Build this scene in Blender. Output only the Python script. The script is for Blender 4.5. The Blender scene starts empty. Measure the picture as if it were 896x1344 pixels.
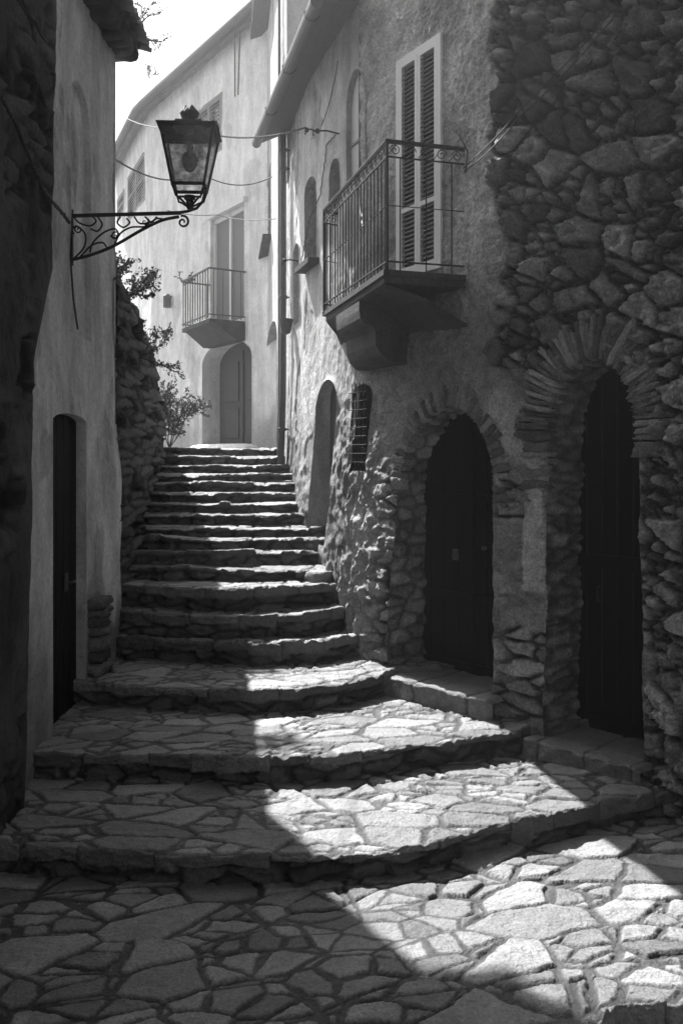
import bpy, math, random
import numpy as np
from mathutils import Vector
random.seed(7)
rng = np.random.default_rng(7)
SC = bpy.context.scene
COL = SC.collection
F = 1200.0; CX = 448.0; HY = 600.0      # focal length and principal point, in photograph pixels
G0 = -2.38                              # lower pavement, relative to the eye
PI = math.pi

# ------------------------------------------------------------------ noise
def _h(ix, iy, seed=0):
    a = (ix.astype(np.int64) * 374761393 + iy.astype(np.int64) * 668265263 + seed * 974634777) & 0xFFFFFFFF
    a = ((a ^ (a >> 13)) * 1274126177) & 0xFFFFFFFF
    a = ((a ^ (a >> 16)) * 2246822519) & 0xFFFFFFFF
    a = a ^ (a >> 15)
    return (a & 0xFFFFFF) / float(0xFFFFFF)
def vnoise(x, y, seed=0):
    x = np.asarray(x, float); y = np.asarray(y, float)
    ix = np.floor(x); iy = np.floor(y); fx = x - ix; fy = y - iy
    fx = fx*fx*fx*(fx*(fx*6-15)+10); fy = fy*fy*fy*(fy*(fy*6-15)+10)
    a = _h(ix, iy, seed); b = _h(ix+1, iy, seed); c = _h(ix, iy+1, seed); d = _h(ix+1, iy+1, seed)
    return (a*(1-fx)+b*fx)*(1-fy) + (c*(1-fx)+d*fx)*fy
def fbm(x, y, seed=0, oct=4, gain=.5):
    t = 0; amp = 1; tot = 0
    for o in range(oct):
        t = t + amp*(vnoise(x*2**o + 17.3*o, y*2**o - 9.1*o, seed+o*13)*2-1); tot += amp; amp *= gain
    return t/tot
def ridge(x, y, seed=0, oct=3):
    t = 0; amp = 1; tot = 0
    for o in range(oct):
        t = t + amp*(1-2*np.abs(vnoise(x*2**o+5*o, y*2**o+3*o, seed+o*7)-.5)*2); tot += amp; amp *= .5
    return t/tot
def smooth(a, b, x):
    t = np.clip((x-a)/(b-a), 0, 1); return t*t*(3-2*t)
def voro(x, y, seed=0, jit=.85):
    """nearest cell, distance to its edge, hash of the cell, offset from its centre"""
    x = np.asarray(x, float); y = np.asarray(y, float)
    ix = np.floor(x); iy = np.floor(y)
    best = np.full(x.shape, 1e9); bx = np.zeros_like(x); by = np.zeros_like(x); ci = np.zeros_like(x); cj = np.zeros_like(x)
    for i in (-1, 0, 1):
        for j in (-1, 0, 1):
            cx = ix+i; cy = iy+j
            px = cx+.5+jit*(_h(cx, cy, seed)-.5)-x; py = cy+.5+jit*(_h(cx, cy, seed+101)-.5)-y
            d = px*px+py*py; m = d < best
            best = np.where(m, d, best); bx = np.where(m, px, bx); by = np.where(m, py, by); ci = np.where(m, cx, ci); cj = np.where(m, cy, cj)
    e = np.full(x.shape, 1e9)
    for i in (-2, -1, 0, 1, 2):
        for j in (-2, -1, 0, 1, 2):
            cx = ci+i; cy = cj+j
            px = cx+.5+jit*(_h(cx, cy, seed)-.5)-x; py = cy+.5+jit*(_h(cx, cy, seed+101)-.5)-y
            dx = px-bx; dy = py-by; l = np.sqrt(dx*dx+dy*dy)
            dd = np.where(l > 1e-6, (.5*((px+bx)*dx+(py+by)*dy))/np.maximum(l, 1e-6), 1e9)
            e = np.minimum(e, dd)
    return e, _h(ci, cj, seed+7), _h(ci, cj, seed+19), _h(ci, cj, seed+31), -bx, -by

def stones(x, y, sx, sy, seed, bevel=.03, H=.05, tilt=.1, warp=.25, dome=0., jit=.85, rowshift=True):
    """height, tone hash and joint mask of a field of stones, sx by sy metres each"""
    u = x/sx; v = y/sy
    wx = fbm(u*.9, v*.9, seed+3, 3)*warp; wy = fbm(u*.9+40, v*.9-20, seed+4, 3)*warp
    e, h1, h2, h3, ox, oy = voro(u+wx, v+wy, seed, jit)
    em = e*min(sx, sy)
    em = em + (fbm(x*28, y*28, seed+5, 2))*.004
    body = smooth(.004, .004+bevel, em)
    H_ = H*(.45+.75*h1)
    z = body*(H_ + tilt*(ox*(h2-.5)*sx + oy*(h3-.5)*sy)*2)
    if dome: z = z + dome*np.sqrt(np.clip(e, 0, .5))*H
    return z, h2, body, h3

def terrace(x, y, seed, k=4.):
    q = fbm(x, y, seed, 3)*k; f = np.floor(q); return (f+smooth(.78, 1., q-f))/k
def flags(x, y, sx, sy, seed, bevel=.012, H=.03, split=.45, gm=1., th=None):
    """crazy paving: big and small angular slabs, with tight uneven joints"""
    rot = ((seed*37) % 11-5)*.05 if th is None else th; xr = x*np.cos(rot)-y*np.sin(rot); yr = x*np.sin(rot)+y*np.cos(rot)
    wx = .10*fbm(x*3.2, y*3.2, seed+3, 3); wy = .10*fbm(x*3.2+40, y*3.2-20, seed+4, 3)
    e1, a1, a2, a3, ox, oy = voro(xr/sx+wx, yr/sy+wy, seed, 1.)
    e2, b1, b2, b3, px_, py_ = voro(xr/sx*1.9+wx*1.5+5, yr/sy*1.75+wy*1.5+3, seed+200, 1.)
    sp = a3 < split
    em = np.where(sp, np.minimum(e1*min(sx, sy), e2*min(sx, sy)/1.8), e1*min(sx, sy))
    c = np.where(sp, (a2+b2) % 1, a2); hh = np.where(sp, (a1+b1)/2, a1); t1 = np.where(sp, (b3-.5)*1.3, (a1-.5)); ox = np.where(sp, px_*.5, ox); oy = np.where(sp, py_*.5, oy)
    em = em+.006*fbm(x*24, y*24, seed+5, 3)-.006*smooth(.1, .5, fbm(x*7, y*7, seed+6, 2))
    gapw = (.003+.006*smooth(-.2, .5, fbm(x*2.2, y*2.2, seed+8, 2)))*gm
    body = smooth(gapw, gapw+bevel*(.6+.9*hh), em)
    z = body*(H*(.6+.45*hh)+t1*oy*sy*.12+(c-.5)*ox*sx*.06)
    z = z+body*(.007*terrace(x*4.5, y*6.5, seed+11, 3.5))
    return z, c, body, hh

def facets(x, y, sx, sy, seed):
    e, a, b, c, ox, oy = voro(x/sx+.15*fbm(x*9, y*9, seed), y/sy+.15*fbm(x*9, y*9, seed+1), seed+2, 1.)
    return (a-.5)*.6+ox*(b-.5)*3+oy*(c-.5)*3

# ------------------------------------------------------------------ mesh helpers
def link(me, name, mat, parent=None):
    o = bpy.data.objects.new(name, me); COL.objects.link(o)
    if mat: me.materials.append(mat)
    if parent: o.parent = parent
    return o
def tag(o, label, cat, group=None):
    o['label'] = label; o['category'] = cat
    if group: o['group'] = group
    return o
def struct(o): o['kind'] = 'structure'; return o
def thing(name, label, cat, group=None):
    o = bpy.data.objects.new(name, None); COL.objects.link(o); o.empty_display_size = .1
    return tag(o, label, cat, group)
def ground_origin(root):
    return root
def grid_mesh(P, keep=None, attrs=None, name='m', smooth_=True):
    """P: (n, m, 3) points; keep: (n-1, m-1) mask of faces"""
    n, m = P.shape[:2]
    idx = np.arange(n*m).reshape(n, m)
    q = np.stack([idx[:-1, :-1], idx[1:, :-1], idx[1:, 1:], idx[:-1, 1:]], -1)
    q = q[keep] if keep is not None else q.reshape(-1, 4)
    used = np.zeros(n*m, bool); used[q.ravel()] = True
    remap = np.cumsum(used)-1; q = remap[q]
    V = P.reshape(-1, 3)[used]
    me = bpy.data.meshes.new(name)
    me.vertices.add(len(V)); me.vertices.foreach_set('co', V.astype(np.float32).ravel())
    me.loops.add(q.size); me.loops.foreach_set('vertex_index', q.astype(np.int32).ravel())
    me.polygons.add(len(q)); me.polygons.foreach_set('loop_start', np.arange(0, q.size, 4, dtype=np.int32))
    try: me.polygons.foreach_set('loop_total', np.full(len(q), 4, dtype=np.int32))
    except Exception: pass
    me.polygons.foreach_set('use_smooth', np.full(len(q), smooth_, dtype=bool))
    me.update(calc_edges=True)
    for k, a in (attrs or {}).items():
        at = me.attributes.new(k, 'FLOAT', 'POINT'); at.data.foreach_set('value', a.reshape(-1)[used].astype(np.float32))
    return me
class MB:
    def __init__(s): s.v = []; s.f = []; s.t = []; s.tone = 1.0
    def add(s, vs, fs):
        b = len(s.v); s.v += [tuple(v) for v in vs]; s.t += [s.tone]*len(vs); s.f += [tuple(b+i for i in f) for f in fs]
    def hexa(s, c):   # eight corners, bottom four then top four
        s.add(c, [(3, 2, 1, 0), (4, 5, 6, 7), (0, 1, 5, 4), (1, 2, 6, 5), (2, 3, 7, 6), (3, 0, 4, 7)])
    def obox(s, c, a, b, n, ha, hb, hn):
        c, a, b, n = Vector(c), Vector(a).normalized(), Vector(b).normalized(), Vector(n).normalized()
        s.hexa([c-a*ha-b*hb-n*hn, c+a*ha-b*hb-n*hn, c+a*ha+b*hb-n*hn, c-a*ha+b*hb-n*hn,
                c-a*ha-b*hb+n*hn, c+a*ha-b*hb+n*hn, c+a*ha+b*hb+n*hn, c-a*ha+b*hb+n*hn])
    def bar(s, p, q, w, h=None, up=(0, 0, 1)):
        p, q = Vector(p), Vector(q); h = h or w
        d = (q-p); l = d.length
        if l < 1e-6: return
        d.normalize(); up = Vector(up)
        if abs(d.dot(up)) > .95: up = Vector((1, 0, 0))
        a = d.cross(up).normalized(); b = a.cross(d)
        s.obox((p+q)/2, d, a, b, l/2, w/2, h/2)
    def tube(s, pts, r, n=8, cap=True):
        pts = [Vector(p) for p in pts]; N = len(pts)
        rs = r if isinstance(r, (list, tuple)) else [r]*N
        vs = []; up = None
        for i, p in enumerate(pts):
            d = (pts[min(i+1, N-1)]-pts[max(i-1, 0)])
            d = d.normalized() if d.length > 1e-9 else Vector((0, 0, 1))
            if up is None:
                up = Vector((0, 0, 1)) if abs(d.z) < .9 else Vector((1, 0, 0))
            a = d.cross(up)
            if a.length < 1e-4: a = d.cross(Vector((.3, 1, .2)))
            a.normalize(); b = a.cross(d).normalized(); up = b
            for k in range(n):
                t = 2*PI*k/n; vs.append(p+(a*math.cos(t)+b*math.sin(t))*rs[i])
        fs = []
        for i in range(N-1):
            for k in range(n):
                k2 = (k+1) % n; fs.append((i*n+k, i*n+k2, (i+1)*n+k2, (i+1)*n+k))
        if cap: fs.append(tuple(range(n-1, -1, -1))); fs.append(tuple((N-1)*n+k for k in range(n)))
        s.add(vs, fs)
    def lathe(s, c, prof, n=20, axis='z'):
        vs = []; c = Vector(c)
        for (r, z) in prof:
            for k in range(n):
                t = 2*PI*k/n; vs.append(c+Vector((r*math.cos(t), r*math.sin(t), z)))
        fs = []
        for i in range(len(prof)-1):
            for k in range(n):
                k2 = (k+1) % n; fs.append((i*n+k, i*n+k2, (i+1)*n+k2, (i+1)*n+k))
        fs.append(tuple(range(n-1, -1, -1))); fs.append(tuple((len(prof)-1)*n+k for k in range(n)))
        s.add(vs, fs)
    def rock(s, c, a, b, n, ha, hb, hn, seed=0, rough=.12, N=4, sq=5.):
        """rounded rough block"""
        c, a, b, n = Vector(c), Vector(a).normalized(), Vector(b).normalized(), Vector(n).normalized()
        rr = random.Random(seed)
        cj = {}
        ids = {}; vs = []; fs = []
        ph = [rr.uniform(0, 50) for _ in range(3)]
        def vert(i, j, k):
            key = (i, j, k)
            if key in ids: return ids[key]
            u, v, w = 2*i/N-1, 2*j/N-1, 2*k/N-1
            l = (abs(u)**sq+abs(v)**sq+abs(w)**sq)**(1/sq)
            m = max(abs(u), abs(v), abs(w)); f = m/l if l > 0 else 1
            q = 1+rough*(math.sin(3.1*u+ph[0]+2*w)*math.cos(2.3*v+ph[1])+.6*math.sin(5.7*v+ph[2]+3*u)) + rr.uniform(-.4, .4)*rough
            p = c+a*(u*f*ha*q)+b*(v*f*hb*q)+n*(w*f*hn*q)
            ids[key] = len(vs); vs.append(p); return ids[key]
        for i in range(N):
            for j in range(N):
                fs.append((vert(i, j, 0), vert(i, j+1, 0), vert(i+1, j+1, 0), vert(i+1, j, 0)))
                fs.append((vert(i, j, N), vert(i+1, j, N), vert(i+1, j+1, N), vert(i, j+1, N)))
                fs.append((vert(i, 0, j), vert(i+1, 0, j), vert(i+1, 0, j+1), vert(i, 0, j+1)))
                fs.append((vert(i, N, j), vert(i, N, j+1), vert(i+1, N, j+1), vert(i+1, N, j)))
                fs.append((vert(0, i, j), vert(0, i, j+1), vert(0, i+1, j+1), vert(0, i+1, j)))
                fs.append((vert(N, i, j), vert(N, i+1, j), vert(N, i+1, j+1), vert(N, i, j+1)))
        s.add(vs, fs)
    def build(s, name, mat, parent=None, smooth_=False):
        me = bpy.data.meshes.new(name); me.from_pydata(s.v, [], s.f); me.update()
        at = me.attributes.new('tone', 'FLOAT', 'POINT'); at.data.foreach_set('value', np.array(s.t, np.float32))
        if smooth_:
            me.polygons.foreach_set('use_smooth', np.full(len(me.polygons), True))
        return link(me, name, mat, parent)

# ------------------------------------------------------------------ materials (all neutral grey: the photograph is black and white)
def nd(t, ty, **kw):
    n = t.nodes.new(ty)
    for k, v in kw.items(): setattr(n, k, v)
    return n
def mat(name, val=None, rough=.8, metal=0., spec=.3, var=.35, bumps=((40, .3), (160, .25)), fine=30, streak=0., bdist=.01, attr=True):
    """val None: the mesh attribute 'tone' is the albedo"""
    m = bpy.data.materials.new(name); m.use_nodes = True; t = m.node_tree; L = t.links
    bs = t.nodes['Principled BSDF']
    bs.inputs['Roughness'].default_value = rough; bs.inputs['Metallic'].default_value = metal
    bs.inputs['Specular IOR Level'].default_value = spec
    tc = nd(t, 'ShaderNodeTexCoord')
    co = tc.outputs['Object']
    n1 = nd(t, 'ShaderNodeTexNoise'); n1.inputs['Scale'].default_value = fine; n1.inputs['Detail'].default_value = 11; n1.inputs['Roughness'].default_value = .78
    L.new(co, n1.inputs['Vector'])
    mr = nd(t, 'ShaderNodeMapRange'); mr.inputs['From Min'].default_value = .25; mr.inputs['From Max'].default_value = .85
    mr.inputs['To Min'].default_value = 1-var; mr.inputs['To Max'].default_value = 1+var
    L.new(n1.outputs['Fac'], mr.inputs['Value'])
    cur = mr.outputs['Result']
    n2 = nd(t, 'ShaderNodeTexNoise'); n2.inputs['Scale'].default_value = fine*6; n2.inputs['Detail'].default_value = 6; n2.inputs['Roughness'].default_value = .7
    L.new(co, n2.inputs['Vector'])
    m2 = nd(t, 'ShaderNodeMapRange'); m2.inputs['From Min'].default_value = .3; m2.inputs['From Max'].default_value = .7
    m2.inputs['To Min'].default_value = 1-var*.85; m2.inputs['To Max'].default_value = 1+var*.85
    L.new(n2.outputs['Fac'], m2.inputs['Value'])
    mm = nd(t, 'ShaderNodeMath', operation='MULTIPLY'); L.new(cur, mm.inputs[0]); L.new(m2.outputs['Result'], mm.inputs[1]); cur = mm.outputs[0]
    if streak:
        mp = nd(t, 'ShaderNodeMapping'); mp.inputs['Scale'].default_value = (2.2, 2.2, .75); L.new(co, mp.inputs['Vector'])
        n3 = nd(t, 'ShaderNodeTexNoise'); n3.inputs['Scale'].default_value = 1.6; n3.inputs['Detail'].default_value = 7; n3.inputs['Roughness'].default_value = .65
        L.new(mp.outputs['Vector'], n3.inputs['Vector'])
        m3 = nd(t, 'ShaderNodeMapRange'); m3.inputs['From Min'].default_value = .38; m3.inputs['From Max'].default_value = .62
        m3.inputs['To Min'].default_value = 1-streak; m3.inputs['To Max'].default_value = 1+streak*.4
        L.new(n3.outputs['Fac'], m3.inputs['Value'])
        mm = nd(t, 'ShaderNodeMath', operation='MULTIPLY'); L.new(cur, mm.inputs[0]); L.new(m3.outputs['Result'], mm.inputs[1]); cur = mm.outputs[0]
    if attr:
        at = nd(t, 'ShaderNodeAttribute'); at.attribute_name = 'tone'
        mm = nd(t, 'ShaderNodeMath', operation='MULTIPLY'); L.new(cur, mm.inputs[0]); L.new(at.outputs['Fac'], mm.inputs[1]); cur = mm.outputs[0]
    if val is not None:
        mm = nd(t, 'ShaderNodeMath', operation='MULTIPLY'); L.new(cur, mm.inputs[0]); mm.inputs[1].default_value = val; cur = mm.outputs[0]
    cb = nd(t, 'ShaderNodeCombineColor')
    for i in range(3): L.new(cur, cb.inputs[i])
    L.new(cb.outputs[0], bs.inputs['Base Color'])
    prev = None
    for sc_, st in bumps:
        nz = nd(t, 'ShaderNodeTexNoise'); nz.inputs['Scale'].default_value = sc_; nz.inputs['Detail'].default_value = 6; nz.inputs['Roughness'].default_value = .65
        L.new(co, nz.inputs['Vector'])
        bp = nd(t, 'ShaderNodeBump'); bp.inputs['Strength'].default_value = st; bp.inputs['Distance'].default_value = bdist*40/sc_*1.6
        L.new(nz.outputs['Fac'], bp.inputs['Height'])
        if prev: L.new(prev, bp.inputs['Normal'])
        prev = bp.outputs['Normal']
    if prev: L.new(prev, bs.inputs['Normal'])
    # a little roughness break-up
    m4 = nd(t, 'ShaderNodeMapRange'); m4.inputs['To Min'].default_value = max(.05, rough-.15); m4.inputs['To Max'].default_value = min(1, rough+.15)
    L.new(n1.outputs['Fac'], m4.inputs['Value']); L.new(m4.outputs['Result'], bs.inputs['Roughness'])
    return m
M = {}
M['flag'] = mat('flagstone', None, rough=.5, spec=.45, var=.42, bumps=((14, .8), (60, .9), (220, .7)), fine=11)
M['step'] = mat('step_stone', None, rough=.55, spec=.4, var=.45, bumps=((18, .9), (70, .9), (240, .6)), fine=12)
M['rubble'] = mat('rubble_stone', None, rough=.85, spec=.25, var=.6, bumps=((13, 1.), (45, 1.), (150, .9)), fine=9)
M['roughplaster'] = mat('rough_plaster', None, rough=.9, spec=.2, var=.4, bumps=((30, .9), (90, 1.), (260, .7)), fine=16)
M['plaster'] = mat('old_plaster', None, rough=.85, spec=.2, var=.24, bumps=((9, .5), (35, .5), (140, .5)), fine=5, streak=.3)
M['plasterwhite'] = mat('pale_plaster', None, rough=.85, spec=.2, var=.16, bumps=((5, .4), (20, .4), (120, .4)), fine=4, streak=.2)
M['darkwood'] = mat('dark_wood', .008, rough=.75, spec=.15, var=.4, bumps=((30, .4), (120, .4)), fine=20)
M['greywood'] = mat('grey_wood', .2, rough=.7, var=.2, bumps=((40, .3),))
M['dimwood'] = mat('dim_wood', .09, rough=.75, var=.3, bumps=((40, .3),))
M['whitepaint'] = mat('white_paint', .75, rough=.55, var=.12, bumps=((60, .2),))
M['slat'] = mat('slat_paint', .16, rough=.6, var=.2, bumps=((80, .2),))
M['paleslat'] = mat('pale_slat_paint', .3, rough=.6, var=.2, bumps=((80, .2),))
M['iron'] = mat('wrought_iron', .022, rough=.65, metal=0., spec=.3, var=.4, bumps=((120, .3),), fine=40)
M['zinc'] = mat('weathered_zinc', .1, rough=.5, metal=.4, var=.35, bumps=((30, .2),), fine=15)
M['tile'] = mat('clay_tile', .1, rough=.85, var=.45, bumps=((40, .5), (150, .4)), fine=18)
M['slab'] = mat('balcony_stone', .07, rough=.85, var=.4, bumps=((20, .6), (90, .5)), fine=9, streak=.3)
M['cable'] = mat('cable_rubber', .04, rough=.6, var=.2, bumps=())
M['leaf'] = mat('leaf', .09, rough=.55, var=.4, bumps=(), fine=6)
M['bark'] = mat('bark', .08, rough=.9, var=.3, bumps=((60, .5),))
M['curtain'] = mat('curtain', .55, rough=.9, var=.08, bumps=((12, .2),))
M['earth'] = mat('earth', .14, rough=.95, var=.4, bumps=((20, .5),), fine=8)
def glass(name, mix=.5, val=.2):
    m = bpy.data.materials.new(name); m.use_nodes = True; t = m.node_tree; L = t.links
    bs = t.nodes['Principled BSDF']; bs.inputs['Base Color'].default_value = (val, val, val, 1); bs.inputs['Roughness'].default_value = .12
    tr = nd(t, 'ShaderNodeBsdfTransparent'); tl = nd(t, 'ShaderNodeBsdfTranslucent'); tl.inputs['Color'].default_value = (.5, .5, .5, 1)
    a = nd(t, 'ShaderNodeMixShader'); b = nd(t, 'ShaderNodeMixShader'); a.inputs[0].default_value = .5; b.inputs[0].default_value = mix
    L.new(bs.outputs[0], a.inputs[1]); L.new(tl.outputs[0], a.inputs[2]); L.new(tr.outputs[0], b.inputs[1]); L.new(a.outputs[0], b.inputs[2])
    nz = nd(t, 'ShaderNodeTexNoise'); nz.inputs['Scale'].default_value = 9; nz.inputs['Detail'].default_value = 5
    mr = nd(t, 'ShaderNodeMapRange'); mr.inputs['From Min'].default_value = .3; mr.inputs['From Max'].default_value = .7
    mr.inputs['To Min'].default_value = max(0, mix-.25); mr.inputs['To Max'].default_value = min(1, mix+.25)
    L.new(nz.outputs['Fac'], mr.inputs['Value']); L.new(mr.outputs['Result'], b.inputs[0])
    L.new(b.outputs[0], t.nodes['Material Output'].inputs['Surface']); return m
M['glass'] = glass('dusty_glass', .4, .12)
M['pane'] = mat('window_pane', .03, rough=.12, spec=.6, var=.1, bumps=())

# ------------------------------------------------------------------ camera space helpers
def P(px, py, d): return Vector(((px-CX)/F*d, d, (HY-py)/F*d))

# ------------------------------------------------------------------ wall surfaces
class Surf:
    def __init__(s, Lo, Up=None, zl=-2., zu=.8):
        Up = Up or Lo
        Lo = np.array(Lo, float); Up = np.array(Up, float)
        seg = np.r_[0, np.cumsum(np.hypot(*np.diff(Lo, axis=0).T))]
        n = max(int(seg[-1]/.02), 20); s.S = np.linspace(0, seg[-1], n)
        def sm(A):
            X = np.stack([np.interp(s.S, seg, A[:, 0]), np.interp(s.S, seg, A[:, 1])], 1)
            k = min(13, n//3*2-1) | 1
            if len(A) > 2:
                pad = np.concatenate([np.repeat(X[:1], k//2, 0)+(np.arange(-(k//2), 0)[:, None])*(X[1]-X[0]), X, np.repeat(X[-1:], k//2, 0)+(np.arange(1, k//2+1)[:, None])*(X[-1]-X[-2])])
                X = np.stack([np.convolve(pad[:, i], np.ones(k)/k, 'valid') for i in (0, 1)], 1)
            return X
        s.L = sm(Lo); s.U = sm(Up); s.zl = zl; s.zu = zu; s.len = seg[-1]
    def xy(s, S, z):
        w = smooth(s.zl, s.zu, np.asarray(z, float))
        S = np.asarray(S, float)
        a = np.interp(S, s.S, s.L[:, 0]); b = np.interp(S, s.S, s.L[:, 1]); c = np.interp(S, s.S, s.U[:, 0]); d = np.interp(S, s.S, s.U[:, 1])
        return a*(1-w)+c*w, b*(1-w)+d*w
    def tan(s, S, z):
        x0, y0 = s.xy(np.asarray(S)-.05, z); x1, y1 = s.xy(np.asarray(S)+.05, z)
        l = np.hypot(x1-x0, y1-y0); l = np.maximum(l, 1e-9)
        return (x1-x0)/l, (y1-y0)/l
    def nrm(s, S, z):          # outward: s.side * left of the tangent
        tx, ty = s.tan(S, z); return -ty*s.side, tx*s.side
    side = 1
    def at(s, S, z, off=0.):   # Vector on the surface
        x, y = s.xy(S, z); nx, ny = s.nrm(S, z)
        return Vector((float(x+nx*off), float(y+ny*off), float(z)))
    def pix(s, px, py):
        """(s, z) of a photograph pixel on this surface"""
        S = s.S; z = np.zeros_like(S)
        for _ in range(6):
            x, y = s.xy(S, z); z = (HY-py)/F*y
        x, y = s.xy(S, z); q = CX+x/np.maximum(y, .1)*F
        q = np.where(y < .5, 1e6, q)
        i = int(np.argmin(np.abs(q-px)))
        for k in (i-1, i):
            if 0 <= k < len(S)-1 and (q[k]-px)*(q[k+1]-px) <= 0 and q[k] != q[k+1]:
                t = (px-q[k])/(q[k+1]-q[k]); return float(S[k]+t*(S[k+1]-S[k])), float(z[k]+t*(z[k+1]-z[k]))
        return float(S[i]), float(z[i])

class Op:                      # an opening in a wall: arched when arch is above zero
    def __init__(s, s0, s1, zb, zt, arch=None, p=.5):
        s.a, s.b = min(s0, s1), max(s0, s1); s.c = (s.a+s.b)/2; s.w = (s.b-s.a)/2; s.zb = zb; s.zt = zt
        s.zs = zt-(arch if arch is not None else 0.); s.p = p
    def top(s, S, g=0.):
        t = np.clip(1-(np.abs(np.asarray(S, float)-s.c)/(s.w+g))**2, 0, 1)
        return s.zs+(s.zt+g-s.zs)*t**s.p if s.zt > s.zs+1e-6 else np.full(np.shape(S), s.zt+g)
    def inside(s, S, z, g=0.):
        return (np.abs(S-s.c) < s.w+g) & (z > s.zb-g) & (z < s.top(S, g))
    def dist(s, S, z):         # rough distance outside the outline
        dz = np.where(z > s.zs, (z-s.zs)*s.w/max(s.zt-s.zs, .02) if s.zt > s.zs+1e-6 else 0*z, 0)
        if s.zt > s.zs+1e-6:
            r = np.hypot(S-s.c, dz)-s.w
            up = np.where(z > s.zs, r*np.maximum(1, (s.zt-s.zs)/s.w*.8), np.abs(S-s.c)-s.w)
            return np.maximum(up, s.zb-z)
        return np.maximum(np.maximum(np.abs(S-s.c)-s.w, z-s.zt), s.zb-z)
    def outline(s, step=.03):
        pts = [(s.a, z) for z in np.linspace(s.zb, s.zs, max(2, int((s.zs-s.zb)/step)))]
        n = max(8, int(PI*s.w/step)) if s.zt > s.zs+1e-6 else 4
        if s.zt > s.zs+1e-6:
            for k in range(1, n): 
                a = PI*k/n; S = s.c-s.w*math.cos(a); pts.append((S, float(s.top(S))))
        else:
            pts += [(s.a+(s.b-s.a)*k/n, s.zt) for k in range(1, n)]
        pts += [(s.b, z) for z in np.linspace(s.zs, s.zb, max(2, int((s.zs-s.zb)/step)))]
        return pts

def wob(surf, S, z):
    a = getattr(surf, 'wob', 0)
    return a*fbm(np.asarray(S)*1.5+3, np.asarray(z)*5.5, 55, 4) if a else 0*np.asarray(S, float)
def wall(surf, s0, s1, z0, z1, res, ops, fn, m, name, parent, ztop=None):
    S = np.arange(s0, s1+res*.5, res); Z = np.arange(z0, z1+res*.5, res)
    for o in ops:
        for e in (o.a, o.b):
            if S[0] < e < S[-1]: S[np.argmin(np.abs(S-e))] = e
    SS, ZZ = np.meshgrid(S, Z, indexing='ij')
    SC_ = .5*(SS[:-1, :-1]+SS[1:, 1:]); ZC = .5*(ZZ[:-1, :-1]+ZZ[1:, 1:])
    keep = np.ones(SC_.shape, bool)
    for o in ops:
        for i, sv in enumerate(S):
            if o.a-1e-6 <= sv <= o.b+1e-6:
                for e in (o.zb, float(o.top(sv))):
                    j = int(np.argmin(np.abs(Z-e))); ZZ[i, j] = e
        keep &= ~o.inside(SC_, ZC)
    if ztop is not None:
        keep &= ZC < ztop(SC_)
    disp, tone = fn(SS, ZZ)
    for o in ops:
        d = o.dist(SS, ZZ); disp = disp*smooth(-.01, .05, d)+ .012*(1-smooth(-.01, .05, d))
    x, y = surf.xy(SS+wob(surf, SS, ZZ), ZZ); nx, ny = surf.nrm(SS, ZZ)
    Pn = np.stack([x+nx*disp, y+ny*disp, ZZ], -1)
    return link(grid_mesh(Pn, keep, {'tone': tone}, name), name, m, parent)

def reveal(surf, o, depth, m, name, parent, tone=.2, amp=.0, seed=0, sx=.25, sy=.13, proud=.015, nd_=None, base_z=None, trim=0.):
    """the sides and soffit of an opening"""
    out = o.outline(.02 if amp else .05)
    nrm = surf.nrm(o.c, (o.zb+o.zs)/2); nrm = Vector((float(nrm[0]), float(nrm[1]), 0))
    nd2 = nd_ or max(2, int(depth/.02) if amp else 3)
    Pn = np.zeros((len(out), nd2+1, 3)); A = np.zeros(Pn.shape[:2]); T = np.zeros(Pn.shape[:2])
    arc = 0; arcs = []
    for i, (S, z) in enumerate(out):
        if i: arc += math.hypot(S-out[i-1][0], z-out[i-1][1])
        arcs.append(arc)
    for i, (S, z) in enumerate(out):
        p = surf.at(S+float(wob(surf, S, z)), z, proud)
        for j in range(nd2+1):
            q = p-nrm*((depth+proud)*j/nd2); Pn[i, j] = q; A[i, j] = depth*j/nd2
    AR = np.repeat(np.array(arcs)[:, None], nd2+1, 1)
    T[:] = tone
    if amp:
        h, h2, body, h3 = stones(A+fbm(A*3, AR*3, seed)*.03, AR, sx, sy, seed, bevel=.025, H=amp, warp=.2)
        h = h+fbm(A*14, AR*14, seed+2, 3)*amp*.35
        h = h*np.minimum(1, (A/.05))
        # push towards the middle of the opening
        cen = surf.at(o.c, (o.zb+o.zs)/2); tv = surf.tan(o.c, 0); tv = np.array([float(tv[0]), float(tv[1])])
        for i, (S, z) in enumerate(out):
            dS = -np.sign(S-o.c) if z <= o.zs else -(S-o.c)/o.w; dz = 0 if z <= o.zs else -(z-o.zs)/max(o.zt-o.zs, .05)
            l = math.hypot(dS, dz) or 1; dS /= l; dz /= l
            Pn[i, :, 0] += tv[0]*dS*h[i]; Pn[i, :, 1] += tv[1]*dS*h[i]; Pn[i, :, 2] += dz*h[i]
        T = tone*(.55+.7*h2)*(.45+.55*body)
    return link(grid_mesh(Pn, None, {'tone': T}, name), name, m, parent)

def leaf_frame(surf, o, depth):
    """local frame of the plane at the back of an opening: origin at the middle of the sill line, along, up, outward"""
    n = surf.nrm(o.c, (o.zb+o.zs)/2); n = Vector((float(n[0]), float(n[1]), 0)); a = Vector(surf.at(o.b, o.zb)-surf.at(o.a, o.zb)); a.z = 0; w = a.length; a.normalize()
    if abs(a.dot(n)) > 1e-3: n = (n-a*a.dot(n)).normalized()
    c = (surf.at(o.a, o.zb)+surf.at(o.b, o.zb))/2-n*depth
    return c, a, n, w

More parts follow.
